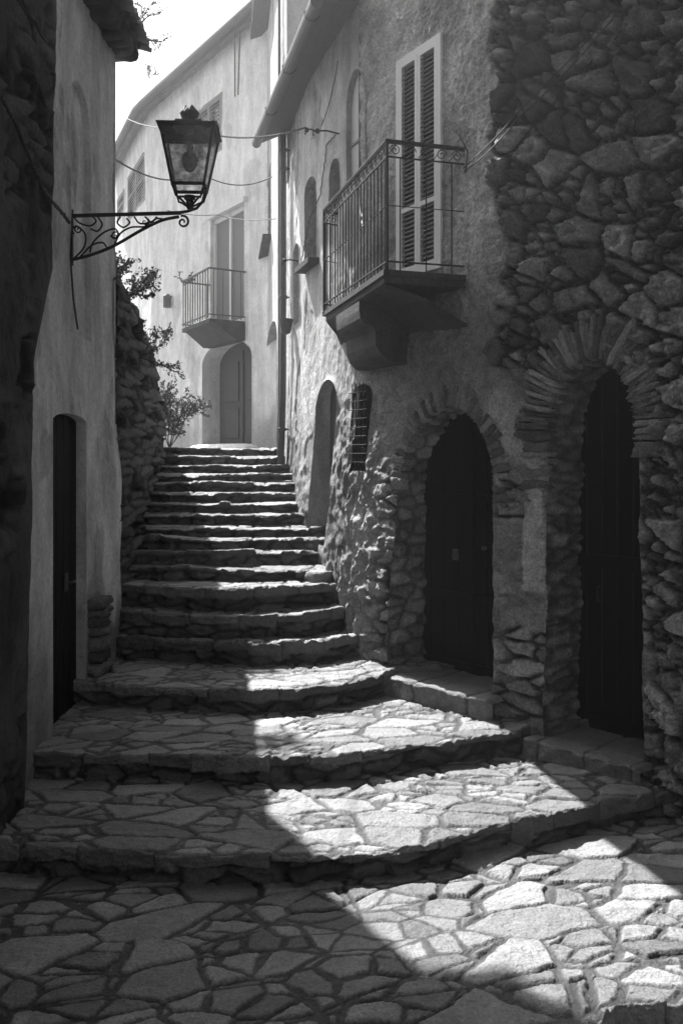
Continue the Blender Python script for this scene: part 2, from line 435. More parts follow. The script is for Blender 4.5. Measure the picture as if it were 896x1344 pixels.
# ------------------------------------------------------------------ SETTING: ground sheet
me = bpy.data.meshes.new('ground'); g = 60
me.from_pydata([(-g, -g, -2.75), (g, -g, -2.75), (g, g, -2.75), (-g, g, -2.75)], [], [(0, 1, 2, 3)]); me.update()
at_ = me.attributes.new('tone', 'FLOAT', 'POINT'); at_.data.foreach_set('value', [1., 1., 1., 1.])
struct(link(me, 'ground', M['earth']))

# ------------------------------------------------------------------ stairs
def curve_from_px(h, pts, ext=()):
    """plan polyline of a level edge at height h seen at the given pixels"""
    return [(((px-CX)/F)*(-h*F/(py-HY)), -h*F/(py-HY)) for px, py in pts]
H = [G0, -2.21, -2.03, -1.84, -1.64, -1.43, -1.23]
fronts = {}
fronts[0] = [(-2.6, 3.95), (-2.0, 3.95), (-1.3, 3.8), (-.3, 3.3), (.7, 3.3), (.95, 3.72), (1.2, 3.98), (2.6, 4.1)]
fronts[1] = [(-2.6, 5.25)]+curve_from_px(H[1], [(0, 1107), (89, 1112), (167, 1115), (251, 1121), (312, 1119), (390, 1121), (455, 1116), (511, 1113), (560, 1103), (655, 1078), (710, 1070), (799, 1049), (865, 1038)])+[(2.5, 6.1)]
fronts[2] = [(-2.6, 6.25)]+curve_from_px(H[2], [(36, 987), (112, 990), (162, 989), (245, 990), (312, 992), (400, 992), (455, 988), (511, 980), (566, 973), (621, 966), (677, 956), (702, 949)])+[(1.8, 7.08), (2.6, 7.2)]
fronts[3] = [(-2.6, 7.45)]+curve_from_px(H[3], [(117, 894), (167, 898), (250, 902), (312, 904), (390, 903), (446, 896), (500, 884), (515, 878)])+[(.8, 8.05), (1.5, 8.2)]
fronts[4] = [(-2.6, 8.35)]+curve_from_px(H[4], [(139, 834), (251, 841), (335, 844), (419, 841), (480, 831)])+[(.6, 8.6), (1.2, 8.7)]
fronts[5] = [(-2.7, 8.6)]+curve_from_px(H[5], [(139, 800), (223, 806), (312, 809), (390, 806), (469, 795)])+[(.5, 8.95), (1., 9.)]
fronts[6] = [(-2.7, 8.9)]+curve_from_px(H[6], [(159, 768), (234, 773), (312, 775), (380, 772), (430, 767)])+[(.3, 9.05), (.8, 9.1)]
NEAR = 6
up_d = [9.12, 9.38, 9.66, 9.96, 10.28, 10.62, 10.98, 11.36, 11.76, 12.18, 12.62, 13.1]
up_y = [745, 725, 707, 692, 675, 661, 647, 634, 622, 611, 598.5, 589]
for i, (d, y) in enumerate(zip(up_d, up_y)):
    k = 7+i; h = -(y-HY)/F*d; H.append(h)
    sk = .10*math.sin(i*1.7); bow = .05
    fronts[k] = [(-3.0, d+.02), (-2.2, d+.01-sk*.3), (-1.5, d-bow), (-.8, d-bow+sk*.2), (-.2, d+sk*.3), (.6, d+.03)]
LAND = 13.1
fronts[19] = [(-5.5, 24.), (-3, 24.), (-1.5, 24.), (1, 24.)]

def resample(poly, xs):
    a = np.array(poly); return np.interp(xs, a[:, 0], a[:, 1])
def make_step(k, m, name, parent, res, sx, sy, seed, slab=.07, over=.03, xl=-2.6, xr=2.55, drop=None, back_ext=.06, ttone=(.24, .4), rtone=.15, gapH=.02, edge_jit=.02, gap=.014, dback=None, edge_tone=.62):
    h = H[k]; drop = drop if drop is not None else (h-(H[k-1] if k else h-.17))+.04
    xs = np.arange(xl, xr, res); nu = len(xs)
    fy = resample(fronts[k], xs)
    by = np.maximum(resample(fronts[k+1], xs)+back_ext, fy+.1)
    if dback: by = np.full_like(by, dback)
    kern = np.ones(9)/9; fy = np.convolve(np.pad(fy, 4, 'edge'), kern, 'valid')
    # the kerb stones along the front edge: each sits a little forward, back, high or low
    kw = sx*1.15; kc = xs/kw + .9*fbm(xs*1.1, 0*xs, seed+50, 2)
    kid = np.floor(kc); kf = kc-kid; kj = _h(kid, kid*0+seed, 5)-.5; kz = _h(kid, kid*0+seed, 9)-.5
    joint = smooth(0, .02, np.minimum(kf, 1-kf)*kw/.6)
    fy = fy+edge_jit*kj*1.1+fbm(xs*4, xs*0, seed+8, 3)*edge_jit*1.2+(1-joint)*.009
    tx = np.gradient(xs); ty = np.gradient(fy); l = np.hypot(tx, ty); nx = ty/l; ny = -tx/l     # outward, towards the camera
    depth = float(np.median(by-fy)); nt = max(6, int(depth/res))
    rows = []; dz = []; outn = []; par = []
    for j in range(nt+1):
        t = (j/nt); Y = by+(fy-by)*t; rows.append(np.stack([xs, Y, np.full(nu, h)], 1)); outn.append(np.tile([0, 0, 1.], (nu, 1))); par.append(('t', t))
    r = .018
    for a in (20, 45, 70, 90):
        A = math.radians(a); p = np.stack([xs+nx*r*math.sin(A), fy+ny*r*math.sin(A), np.full(nu, h-r*(1-math.cos(A)))], 1)
        rows.append(p); outn.append(np.stack([nx*math.sin(A), ny*math.sin(A), np.full(nu, math.cos(A))], 1)); par.append(('n', a))
    slabt = slab*(1+1.1*kz+.25*fbm(xs*5, xs*0, seed+44, 3))
    nr1 = max(2, int(slab/res))
    for j in range(1, nr1+1):
        z = h-r-(slabt-r)*j/nr1; rows.append(np.stack([xs+nx*r, fy+ny*r, z], 1)); outn.append(np.stack([nx, ny, 0*nx], 1)); par.append(('s', j/nr1))
    nr2 = max(3, int((drop-slab)/res))
    for j in range(0, nr2+1):
        z = h-slabt-.008-(drop-slab)*j/nr2
        rows.append(np.stack([xs-nx*over, fy-ny*over, z], 1)); outn.append(np.stack([nx, ny, 0*nx], 1)); par.append(('r', j/nr2))
    R = np.stack(rows, 1); N = np.stack(outn, 1)              # (nu, nrows, 3)
    X = R[..., 0]; Y = R[..., 1]; Z = R[..., 2]
    kind = np.array([p[0] for p in par])
    # tread stones
    hh, c1, body, c2 = flags(X, Y, sx, sy, seed, bevel=gap*.6, H=gapH)
    big = fbm(X*1.4, Y*1.4, seed+70, 3)
    sunk = smooth(.25, .5, fbm(X*1.1+9, Y*1.3, seed+71, 3))      # places where the joints are filled with dirt
    filled = hh*(1-sunk)+np.maximum(hh, gapH*.75)*sunk
    tread = filled-gapH*.8+.012*big+.004*fbm(X*22, Y*22, seed+5, 4)+.003*ridge(X*7, Y*12, seed+6)
    ttn = (ttone[0]+(ttone[1]-ttone[0])*c1)*(.24+.76*smooth(.0, .9, body))
    ttn = ttn*(1+.25*fbm(X*3, Y*3, seed+12, 4))
    arc = X; 
    rh, r1, rb, r2 = stones(arc, Z+.03*fbm(arc*4, Z*4, seed+21), .24, .1, seed+33, bevel=.014, H=.03, tilt=.3, warp=.4, jit=1.)
    rh = rh+.008*facets(arc, Z, .07, .035, seed+37)
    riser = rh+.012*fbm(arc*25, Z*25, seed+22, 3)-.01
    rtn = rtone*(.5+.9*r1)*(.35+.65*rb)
    kzz = (kz[:, None]*(.02 if k < 6 else .035)+(.0 if k < 6 else .02)*fbm(xs*1.7, xs*0, seed+61, 3)[:, None])*np.ones_like(X)
    isr = (kind == 'r')[None, :]; isn = ((kind == 'n') | (kind == 's'))[None, :]
    D = np.where(isr, riser, np.where(isn, .012*fbm(arc*14, Z*20+Y*6, seed+9, 4)+.008*facets(arc, Z, .08, .03, seed+2)-.006*(1-joint[:, None]), tread))
    # nose: take the height of the front tread row
    frow = nt; tr_front = tread[:, frow:frow+1]
    tt = np.array([p[1] if p[0] == 't' else 1. for p in par])[None, :]
    lift = np.where(isr, 0, smooth(1-min(.9, .22/depth), 1., tt)*kzz)
    fr_dist = np.where((kind == 't')[None, :], (1-tt)*depth, 0)
    kerb = smooth(.16, .12, fr_dist) if True else 0
    D = np.where((kind == 't')[None, :], D, D)
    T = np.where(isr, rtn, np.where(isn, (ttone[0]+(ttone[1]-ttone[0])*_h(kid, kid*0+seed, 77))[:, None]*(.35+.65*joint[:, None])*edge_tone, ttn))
    Pn = R+N*D[..., None]; Pn[..., 2] += lift
    ns = (kind == 'n')|(kind == 's')
    Pn[:, ns, 2] += (tr_front*np.linspace(1, 0, ns.sum())[None, :])
    return link(grid_mesh(Pn[:, ::-1], None, {'tone': T[:, ::-1]}, name), name, m, parent)

struct(make_step(0, M['flag'], 'pavement', None, .0082, .46, .27, 11, slab=.09, over=.01, xl=-2.5, xr=2.6, edge_tone=.7, drop=.4, back_ext=.1, ttone=(.15, .36), rtone=.1, gapH=.021, edge_jit=.03, gap=.018))
# lower pavement in front of the last kerb, running back behind the camera
xs = np.arange(-2.7, 2.8, .05); ys = np.arange(-6, 4.6, .05)
XX, YY = np.meshgrid(xs, ys, indexing='ij'); hh, c1, body, c2 = stones(XX, YY, .35, .3, 91, bevel=.05, H=.03, tilt=.05)
struct(link(grid_mesh(np.stack([XX, YY, -2.58+hh], -1), None, {'tone': (.15+.15*c1)*(.4+.6*body)}), 'path', M['flag']))

stair = thing('stone_staircase', 'worn curved stone staircase of many steps climbing between the houses', 'staircase')
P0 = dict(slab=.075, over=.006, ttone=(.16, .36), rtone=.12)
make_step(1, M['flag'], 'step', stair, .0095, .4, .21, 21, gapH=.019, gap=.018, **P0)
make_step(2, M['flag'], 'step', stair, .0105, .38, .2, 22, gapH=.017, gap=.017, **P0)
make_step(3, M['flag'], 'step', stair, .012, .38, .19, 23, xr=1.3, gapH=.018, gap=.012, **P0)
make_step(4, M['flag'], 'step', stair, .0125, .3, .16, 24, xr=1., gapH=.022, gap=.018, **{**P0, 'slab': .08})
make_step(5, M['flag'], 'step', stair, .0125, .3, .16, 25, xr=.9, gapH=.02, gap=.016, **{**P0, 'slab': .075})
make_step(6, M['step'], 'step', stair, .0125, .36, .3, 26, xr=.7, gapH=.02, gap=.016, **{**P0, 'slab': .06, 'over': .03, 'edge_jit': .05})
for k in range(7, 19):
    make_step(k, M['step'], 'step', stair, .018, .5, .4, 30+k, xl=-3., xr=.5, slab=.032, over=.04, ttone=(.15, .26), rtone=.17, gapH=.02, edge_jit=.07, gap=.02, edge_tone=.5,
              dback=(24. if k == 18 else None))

# ------------------------------------------------------------------ RIGHT SIDE
Lw = [(2.4, -6), (2.55, 3), (2.4, 5.3), (2.12, 6.25), (1.52, 6.85), (1.22, 7.2), (.385, 8.1), (-.06, 8.8), (-.34, 9.7), (-.557, 10.6), (-.75, 12), (-.93, 13.2), (-1.38, 16.9)]
Uw = [(2.3, -6), (2.5, 3), (2.36, 5.3), (2.06, 6.25), (1.56, 6.82), (1.22, 7.2), (.62, 8.22), (.16, 9.05), (-.15, 9.9), (-.42, 10.8), (-.66, 12.1), (-.91, 13.3), (-1.38, 16.9)]
R = Surf(Lw, Uw, -1.9, 1.2); R.side = 1; R.wob = .035
def px_s(px, py): return R.pix(px, py)[0]
s_split = px_s(470, 520)
s_wing = float(np.interp(12.25, R.L[:, 1], R.S))
s_near = float(np.interp(3.2, R.L[:, 1], R.S))
dor1 = Op(px_s(648, 880), px_s(508, 880), -1.98, R.pix(590, 532)[1], arch=.62, p=.5)
dor2 = Op(px_s(846, 960), px_s(716, 960), -2.2, R.pix(778, 466)[1], arch=.52, p=.5)
grl = Op(px_s(486, 560), px_s(462, 560), R.pix(470, 618)[1], R.pix(470, 505)[1], arch=.12)
win = Op(px_s(580, 200), px_s(524, 200), R.pix(575, 352)[1], R.pix(573, 50)[1])
sB = thing('stone_house', 'dark rough stone house with two arched doorways and an iron balcony on the right', 'house')

s650 = px_s(655, 400); s900 = px_s(896, 700); s520 = px_s(516, 640)
s_pil = px_s(703, 700)
def fn_stone(S, z):
    # zone masks
    w = fbm(S*1.3, z*1.3, 301, 3)*.35
    edge_s = s650+(dor2.a-.02-s650)*smooth(.75, .45, z)+.12*fbm(S*0+1, z*1.7, 88, 3)                    # S grows away from the camera
    rub = 1-smooth(-.025, .025, S-edge_s+w*.35+.1*fbm(S*5, z*5, 89, 3))                    # 1 on the rubble near the camera
    low = 1-smooth(-.25, .35, z-(.05+w*.9))                      # stones show again low down
    drk = smooth(s520-.1, s520+.4, S)
    th = .45                                                     # stones lie on a slope
    a = S*math.cos(th)+z*math.sin(th); b = -S*math.sin(th)+z*math.cos(th)
    wz = fbm(S*.8, z*.8, 7, 2)*.3
    h1, c1, b1, e1 = flags(S+wz*.4, z, .34, .2, 401, bevel=.022, H=.09, split=.5, gm=1.4, th=-.42)
    h1b, c1b, b1b, e1b = flags(S+3, z+7, .1, .07, 402, bevel=.014, H=.03, th=-.3)
    hr = np.maximum(h1, h1b-.01)+.028*fbm(S*8, z*8, 410, 4)+.027*facets(S, z, .11, .07, 415)*b1+.015*facets(S, z, .045, .03, 416)+.012*fbm(S*30, z*30, 417, 3)+.02*terrace(S*5+z*2, z*6-S*2, 412, 3.)+.014*ridge(S*16, z*16, 411)-.03
    tr = .33*(.3+1.3*c1)*(.2+.8*np.maximum(b1, b1b*.5))
    h2, c2, b2, e2 = stones(S+.05*fbm(S*2, z*2, 5), z, .34, .12, 420, bevel=.018, H=.04, tilt=.35, warp=.3)
    fl_ = smooth(.15, .4, fbm(S*1.6, z*1.3, 425, 3)+.25*smooth(-1.3, -.5, z)); pz = smooth(-.06, .02, np.minimum(S-dor2.b, dor1.a-S)+.05)*smooth(0, .06, np.minimum(z+1.33, -.5-z)+.04*fbm(S*8, z*6, 427, 3)); fl_ = np.maximum(fl_, pz)
    h2 = np.maximum(h2, .03*fl_)+.008*facets(S, z, .09, .04, 426); b2 = np.maximum(b2, fl_)
    hl = h2+.018*fbm(S*10, z*10, 421, 4)+.02*ridge(S*5, z*9, 422)-.02
    tl = .36*((.5+.8*c2)*(1-fl_)+fl_*(.85+.45*fbm(S*3, z*3, 428, 4)))*(.15+.85*b2)
    # steeply streaked rough render, tone raised to stand in for raking sun
    hs = .05*ridge(S*6+fbm(S*3, z*3, 3)*.8, z*2.6, 430, 4)+.035*fbm(S*14, z*8, 431, 4)
    ts = .44*(1+.4*fbm(S*5, z*3, 432, 3))
    hp = .022*fbm(S*3, z*3, 440, 3)+.014*fbm(S*18, z*18, 441, 4)+.01*ridge(S*30, z*22, 442, 2)
    tp = .34*(1+.5*fbm(S*1.6, z*1.2, 443, 4)+.25*fbm(S*12, z*12, 444, 3))
    pale = smooth(.1, .5, fbm(S*1.4+3, z*.8, 446, 3)+.35*smooth(.9, .3, np.abs(S-s650-.1)/.6))
    tp = tp*(1+.6*pale)
    d = hp*(1-low)+ (hl*(1-drk)+hs*drk)*low; t = tp*(1-low)+(tl*(1-drk)+ts*drk)*low
    pale2 = smooth(.05, .0, np.abs(S-s_pil)-.07-.01*fbm(S*9, z*9, 449, 2))*smooth(.03, 0, np.abs(z+.5)-.5); t_p = .55
    d = d*(1-rub)+hr*rub; t = t*(1-rub)+tr*rub
    t = t*(1-pale2)+t_p*pale2*(1+.3*fbm(S*9, z*9, 450)); d = d*(1-.8*pale2)+.03*pale2
    return d, t
wall(R, s_near, s_split, -2.7, 5.2, .0118, [dor1, dor2, grl, win], fn_stone, M['rubble'], 'wall', sB)
# the same wall on towards and behind the camera, coarser
wall(R, 0, s_near+.02, -2.8, 5.2, .05, [], fn_stone, M['rubble'], 'wall', sB)
rv1 = reveal(R, dor1, .5, M['rubble'], 'door_reveal', sB, tone=.34, amp=.03, seed=51, sx=.22, sy=.11)
rv2 = reveal(R, dor2, .5, M['rubble'], 'door_reveal', sB, tone=.32, amp=.022, seed=52, sx=.3, sy=.085)
reveal(R, grl, .18, M['rubble'], 'window_reveal', sB, tone=.12, amp=.02, seed=53)
reveal(R, win, .05, M['roughplaster'], 'window_reveal', sB, tone=.2)

def voussoirs(surf, o, name, parent, n, length, prot, tone, seed, down=0., m=None, a0=0., a1=PI, near=None):
    mb = MB(); rr = random.Random(seed); i = 0
    def place(S, z, dS, dz, half, L):
        nonlocal i; i += 1
        mb.tone = tone*rr.uniform(.4, 1.5)
        c = surf.at(S+dS*L/2, z+dz*L/2, rr.uniform(-.4, .6)*prot-.03)
        tv = surf.tan(S, z); tv = Vector((float(tv[0]), float(tv[1]), 0)); nv = surf.nrm(S, z); nv = Vector((float(nv[0]), float(nv[1]), 0))
        rad = tv*dS+Vector((0, 0, dz)); per = tv*(-dz)+Vector((0, 0, dS))
        rad = (rad+per*rr.uniform(-.07, .07)).normalized()
        mb.rock(c, rad, nv.cross(rad), nv, L/2, half, .05+prot*.5, seed*100+i, .09, 6, 9.)
    for k in range(n):
        a = a0+(a1-a0)*(k+.5)/n; S = o.c-o.w*math.cos(a); z = o.zs+(o.zt-o.zs)*math.sin(a)
        dS = -math.cos(a)/o.w; dz = math.sin(a)/max(o.zt-o.zs, .1); l = math.hypot(dS, dz); dS /= l; dz /= l
        L = length*rr.uniform(.72, 1.15)
        half = rr.uniform(.8, 1.12)*(a1-a0)*math.hypot(o.w*math.sin(a), (o.zt-o.zs)*math.cos(a))/n*.5*(1+.35*L/o.w)*.92
        place(S-dS*.015, z-dz*.015, dS, dz, half, L)
    for side, e in ((-1, o.a), (1, o.b)):      # flat stones down the sides
        z = o.zs; dn = near if (near is not None and e == o.a) else down
        while z > o.zs-dn:
            t = rr.uniform(.035, .12); L = length*rr.uniform(.7, 1.25)
            place(e-side*.015, z-t/2, side, rr.uniform(-.05, .05), t/2*.93, L); z -= t
    return mb.build(name, m or M['rubble'], parent, smooth_=True)
voussoirs(R, dor1, 'arch', sB, 34, .17, .0, .27, 61, down=.2)
voussoirs(R, dor2, 'arch', sB, 42, .3, .04, .33, 62, down=.55, near=.12)

def plank_door(surf, o, depth, m, parent, n=6, thick=.04, name='door', rails=(), gap=.006, hang=.12):
    c, a, nn, w = leaf_frame(surf, o, depth); mb = MB(); wl = w+hang
    for k in range(n):
        x0 = -wl/2+wl*k/n+gap; x1 = -wl/2+wl*(k+1)/n-gap
        def top(x):
            S = o.c+max(-o.w*.999, min(o.w*.999, x)); return float(o.top(S))-o.zb+.06
        for q in range(3):
            xa = x0+(x1-x0)*q/3; xb = x0+(x1-x0)*(q+1)/3
            ta, tb = top(xa), top(xb); pts = []
            for zz in (0, 1):
                pass
            f0, f1 = 0, thick
            b = [c+a*xa+nn*f0, c+a*xb+nn*f0, c+a*xb+nn*f1, c+a*xa+nn*f1]
            U = Vector((0, 0, 1)); mb.hexa([b[0]-U*.1, b[1]-U*.1, b[2]-U*.1, b[3]-U*.1, b[0]+U*ta, b[1]+U*tb, b[2]+U*tb, b[3]+U*ta])
    d = mb.build(name, m, parent)
    for (z, hh) in rails:
        r = MB(); r.obox(c+Vector((0, 0, z))+nn*(thick+.012), a, (0, 0, 1), nn, wl/2, hh/2, .012); r.build('rail', m, d)
    # dark backing so nothing shows between the planks
    return d, c, a, nn, w
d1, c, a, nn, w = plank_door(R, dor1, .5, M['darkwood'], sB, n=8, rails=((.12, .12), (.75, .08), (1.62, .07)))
st = MB(); st.obox(c+nn*.055+Vector((0, 0, 1.1)), a, (0, 0, 1), nn, .03, 1.1, .018); st.build('cover_strip', M['darkwood'], d1)
hd = MB(); q = c-a*(-.17)+nn*.07+Vector((0, 0, 1.12)); hd.obox(q, a, (0, 0, 1), nn, .03, .05, .006); hd.tube([q+nn*.01, q+nn*.04, q+nn*.045-a*.07-Vector((0, 0, .012))], .009); hd.build('handle', M['zinc'], d1)
hd = MB(); q = c-a*.15+nn*.07+Vector((0, 0, 1.2)); hd.lathe(q, [(.0, -.02), (.02, -.015), (.024, 0), (.018, .015), (0, .02)], 10); hd.build('handle', M['zinc'], d1)
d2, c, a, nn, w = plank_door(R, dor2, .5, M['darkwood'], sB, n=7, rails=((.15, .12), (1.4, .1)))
hd = MB(); q = c+a*.2+nn*.07+Vector((0, 0, 1.15)); hd.tube([q-Vector((0, 0, .06)), q+nn*.03-Vector((0, 0, .05)), q+nn*.03+Vector((0, 0, .05)), q+Vector((0, 0, .06))], .007); hd.build('handle', M['iron'], d2)

def doorstep(o, ztop, h, ext, proj, name, seed, e0=.0, e1=.0):
    S0, S1 = o.a-ext-e0, o.b+ext+e1; res = .013
    S = np.arange(S0, S1, res); prof = []
    dep = .55; 
    for t in np.arange(0, dep+proj, res): prof.append((-dep+t, ztop, 't'))
    for aa in (25, 50, 75): prof.append((proj+.02*math.sin(math.radians(aa)), ztop-.02*(1-math.cos(math.radians(aa))), 'n'))
    for zz in np.arange(.02, h+.02, res): prof.append((proj+.02, ztop-zz, 'r'))
    prof = prof
    Pn = np.zeros((len(S), len(prof), 3)); T = np.zeros(Pn.shape[:2])
    off = np.array([p[0] for p in prof])[None, :]+0*S[:, None]; Z = np.array([p[1] for p in prof])[None, :]+0*S[:, None]
    SS = S[:, None]+0*off
    isr = np.array([p[2] == 'r' for p in prof])[None, :]
    jn = np.minimum(np.abs(((SS-S0)/(S1-S0)*2.6+.3*_h(np.floor(SS*0), SS*0, seed)) % 1-.5)*.5, .2)
    j = smooth(0, .02, jn)
    dz = .012*fbm(SS*7, off*7, seed, 4)-.02*(1-j)
    o2 = np.where(isr, .02*fbm(SS*8, Z*9, seed+1, 4)+.01*ridge(SS*12, Z*12, seed+4)-.02*(1-j), 0)
    x, y = R.xy(SS, np.full_like(SS, ztop)); nx, ny = R.nrm(SS, np.full_like(SS, ztop))
    endr = smooth(0, .04, np.minimum(SS-S0, S1-SS))
    Pn[..., 0] = x+nx*(off+o2-.04*(1-endr)); Pn[..., 1] = y+ny*(off+o2-.04*(1-endr)); Pn[..., 2] = Z+np.where(isr, 0, dz-.03*(1-endr))
    T[:] = .22*(1+.3*fbm(SS*4, off*4+Z*5, seed+2, 4))*(.5+.5*j)
    return link(grid_mesh(Pn, None, {'tone': T}, name), name, M['step'], sB)
doorstep(dor1, -1.88, .2, .1, .16, 'doorstep', 71, e1=.12)
doorstep(dor2, -2.09, .2, .08, .14, 'doorstep', 72, e1=.04)

# iron grille in the small barred window
c, a, nn, w = leaf_frame(R, grl, .17); mb = MB(); hgt = grl.zt-grl.zb
mb.obox(c+Vector((0, 0, hgt/2)), a, (0, 0, 1), nn, w/2+.05, hgt/2+.05, .01); pn = mb.build('window', M['pane'], sB)
mb = MB()
for k in range(1, 5): mb.tube([c+a*(-w/2+w*k/5)+nn*.16, c+a*(-w/2+w*k/5)+nn*.16+Vector((0, 0, hgt))], .006, 6)
for k in range(1, 10): mb.tube([c-a*w/2+nn*.165+Vector((0, 0, hgt*k/10)), c+a*w/2+nn*.165+Vector((0, 0, hgt*k/10))], .005, 6)
mb.build('grille', M['iron'], pn)

# shuttered balcony window
def shutter_window(c, a, nn, w, h, leaves, parent, slat_m, frame_m, midrail=.34, name='window', fw=.035, pitch=.045, backing=True, proud=.03):
    """closed louvred shutters standing on point c, along a, outward nn"""
    U = Vector((0, 0, 1)); fr = MB()
    for x in (-w/2, w/2): fr.obox(c+a*x+U*h/2+nn*proud, a, U, nn, fw*.6, h/2+fw*.6, .03)
    fr.obox(c+U*(h)+nn*proud, a, U, nn, w/2-fw*.6, fw*.6, .03); fr.obox(c+nn*proud, a, U, nn, w/2-fw*.6, fw*.6, .03)
    root = fr.build(name, frame_m, parent)
    lw = (w-fw*1.2)/leaves
    for k in range(leaves):
        x0 = -w/2+fw*.6+lw*k; cx = c+a*(x0+lw/2)+nn*(proud+.012)
        f = MB()
        for sx_ in (-1, 1): f.obox(cx+a*sx_*(lw/2-fw/2-.003)+U*h/2, a, U, nn, fw/2, h/2-fw*.6, .018)
        for z in (fw*1.1, h*midrail, h-fw*1.1): f.obox(cx+U*z, a, U, nn, lw/2-fw-.003, fw/2, .018)
        lf = f.build('shutter', frame_m, root)
        s = MB(); z = fw*1.7
        while z < h-fw*1.7:
            if abs(z-h*midrail) > fw*.8:
                s.obox(cx+U*z, a, (nn*.72-U*.7), (nn*.7+U*.72), lw/2-fw, .017, .003)
            z += pitch
        s.build('louvre', slat_m, lf)
    if backing:
        b = MB(); b.obox(c+U*h/2-nn*.012, a, U, nn, w/2, h/2, .006); b.build('pane', M['pane'], root)
    return root
c, a, nn, w = leaf_frame(R, win, .03)
shutter_window(c+Vector((0, 0, .02)), a, nn, w*.97, win.zt-win.zb-.03, 2, sB, M['slat'], M['whitepaint'], midrail=.3, fw=.04, pitch=.04)

# the balcony
zsl = 1.50
nearw = R.at(px_s(612, 352), zsl); outn = Vector((.335, 7.28, 0)); outf = Vector((-.2, 9.45, 0)); farw = R.at(float(np.interp(9.6, R.U[:, 1], R.S)), zsl)
n2 = Vector((nearw.x+.1, nearw.y+.03, 0)); f2 = Vector((farw.x+.12, farw.y, 0))
def quad_slab(mb, pts, z0, z1):
    b = [Vector((p[0], p[1], z0)) for p in pts]; t = [Vector((p[0], p[1], z1)) for p in pts]; mb.hexa(b+t)
balc = MB(); quad_slab(balc, [outn, n2, f2, outf], zsl-.045, zsl)
def inset(p, k):
    cc = (n2+f2)/2; return p+(cc-p).normalized()*k
quad_slab(balc, [inset(outn, .05), n2+Vector((.0, .02, 0)), f2, inset(outf, .06)], zsl-.1, zsl-.0455)
bal = balc.build('balcony', M['slab'], sB)
bm_ = bpy.data.objects
# curved underside and corbel: lofted profile, running along the wall
mb = MB()
prof = [(1.0, -.1), (.93, -.125), (.8, -.15), (.6, -.2), (.42, -.3), (.34, -.36)]
rows = []
for (t, z) in prof:
    o0 = n2.lerp(inset(outn, .05), t); o1 = f2.lerp(inset(outf, .06), t)
    rows.append([o0.lerp(o1, u/6)+Vector((0, 0, zsl+z)) for u in range(7)])
rows.append([n2.lerp(f2, u/6)+Vector((.1, .05, zsl-.5)) for u in range(7)])
vs = [p for r in rows for p in r]; fs = []
for i in range(len(rows)-1):
    for u in range(6): fs.append((i*7+u, i*7+u+1, (i+1)*7+u+1, (i+1)*7+u))
for e in (0, 6): fs.append(tuple(i*7+e for i in range(len(rows)))+tuple())
mb.add(vs, fs); mb.build('soffit', M['slab'], bal)
mb = MB()   # corbel block with a stepped, curved nose
cA = n2.lerp(f2, .36); cB = n2.lerp(f2, .74); oA = outn.lerp(outf, .36); oB = outn.lerp(outf, .74)
cp = [(.98, -.2), (.96, -.27), (.9, -.31), (.78, -.335), (.74, -.37), (.73, -.5), (.66, -.58), (.52, -.64), (.2, -.67), (-.4, -.68), (-.4, -.12), (.98, -.12)]
m0 = [cA.lerp(oA, t)+Vector((0, 0, zsl+z)) for t, z in cp]; m1 = [cB.lerp(oB, t)+Vector((0, 0, zsl+z)) for t, z in cp]
nC = len(cp); mb.add(m0+m1, [tuple(range(nC-1, -1, -1)), tuple(range(nC, 2*nC))]+[(i, (i+1) % nC, nC+(i+1) % nC, nC+i) for i in range(nC)])
mb.build('corbel', M['slab'], bal)
# railing
U = Vector((0, 0, 1)); RH = 1.04
def rail_run(p0, p1, n, phase=0, first=True):
    p0 = Vector((p0.x, p0.y, zsl)); p1 = Vector((p1.x, p1.y, zsl)); d = (p1-p0).normalized(); L = (p1-p0).length
    mb = MB(); mb.bar(p0+U*RH, p1+U*RH, .03, .014); mb.bar(p0+U*(RH-.018), p1+U*(RH-.018), .02, .01); mb.build('handrail', M['iron'], bal)
    for (z_, w_) in ((.07, .016), (RH-.13, .014), (RH*.5, .008)):
        mb = MB(); mb.bar(p0+U*z_, p1+U*z_, w_, w_*.75); mb.build('rail', M['iron'], bal)
    for k in range(n):
        p = p0+(p1-p0)*((k+.5)/n)
        mb = MB(); mb.tube([p+U*.0, p+U*(RH-.13)], .0062, 6); mb.build('baluster', M['iron'], bal)
    mb = MB(); ns = max(2, int(round(L/.125)))
    for k in range(ns):
        cc = p0+(p1-p0)*((k+.5)/ns)+U*(RH-.073); s_ = 1 if k % 2 else -1
        pts = []
        for j in range(22):
            th = j/21*PI*3.1; r = .047*(1-j/21*.8); pts.append(cc+d*(s_*(r*math.cos(th)-.0))+U*(r*math.sin(th)))
        mb.tube(pts, .0042, 5)
        mb.tube([cc+d*(-L/ns/2)-U*.045, cc+d*(-s_*.01)+U*.045], .0035, 5)
    mb.build('scrollwork', M['iron'], bal)
on = outn+Vector((.03, .04, 0)); of_ = outf+Vector((.02, -.06, 0)); wn = Vector((nearw.x-.02, nearw.y-.01, 0))
rail_run(on, of_, 21); rail_run(on, wn, 3)
fw_ = Vector((farw.x, farw.y-.1, 0)); rail_run(of_, fw_, 3)
for p in (on, of_):
    mb = MB(); mb.bar(Vector((p.x, p.y, zsl-.02)), Vector((p.x, p.y, zsl+RH+.01)), .022, .022); mb.build('post', M['iron'], bal)

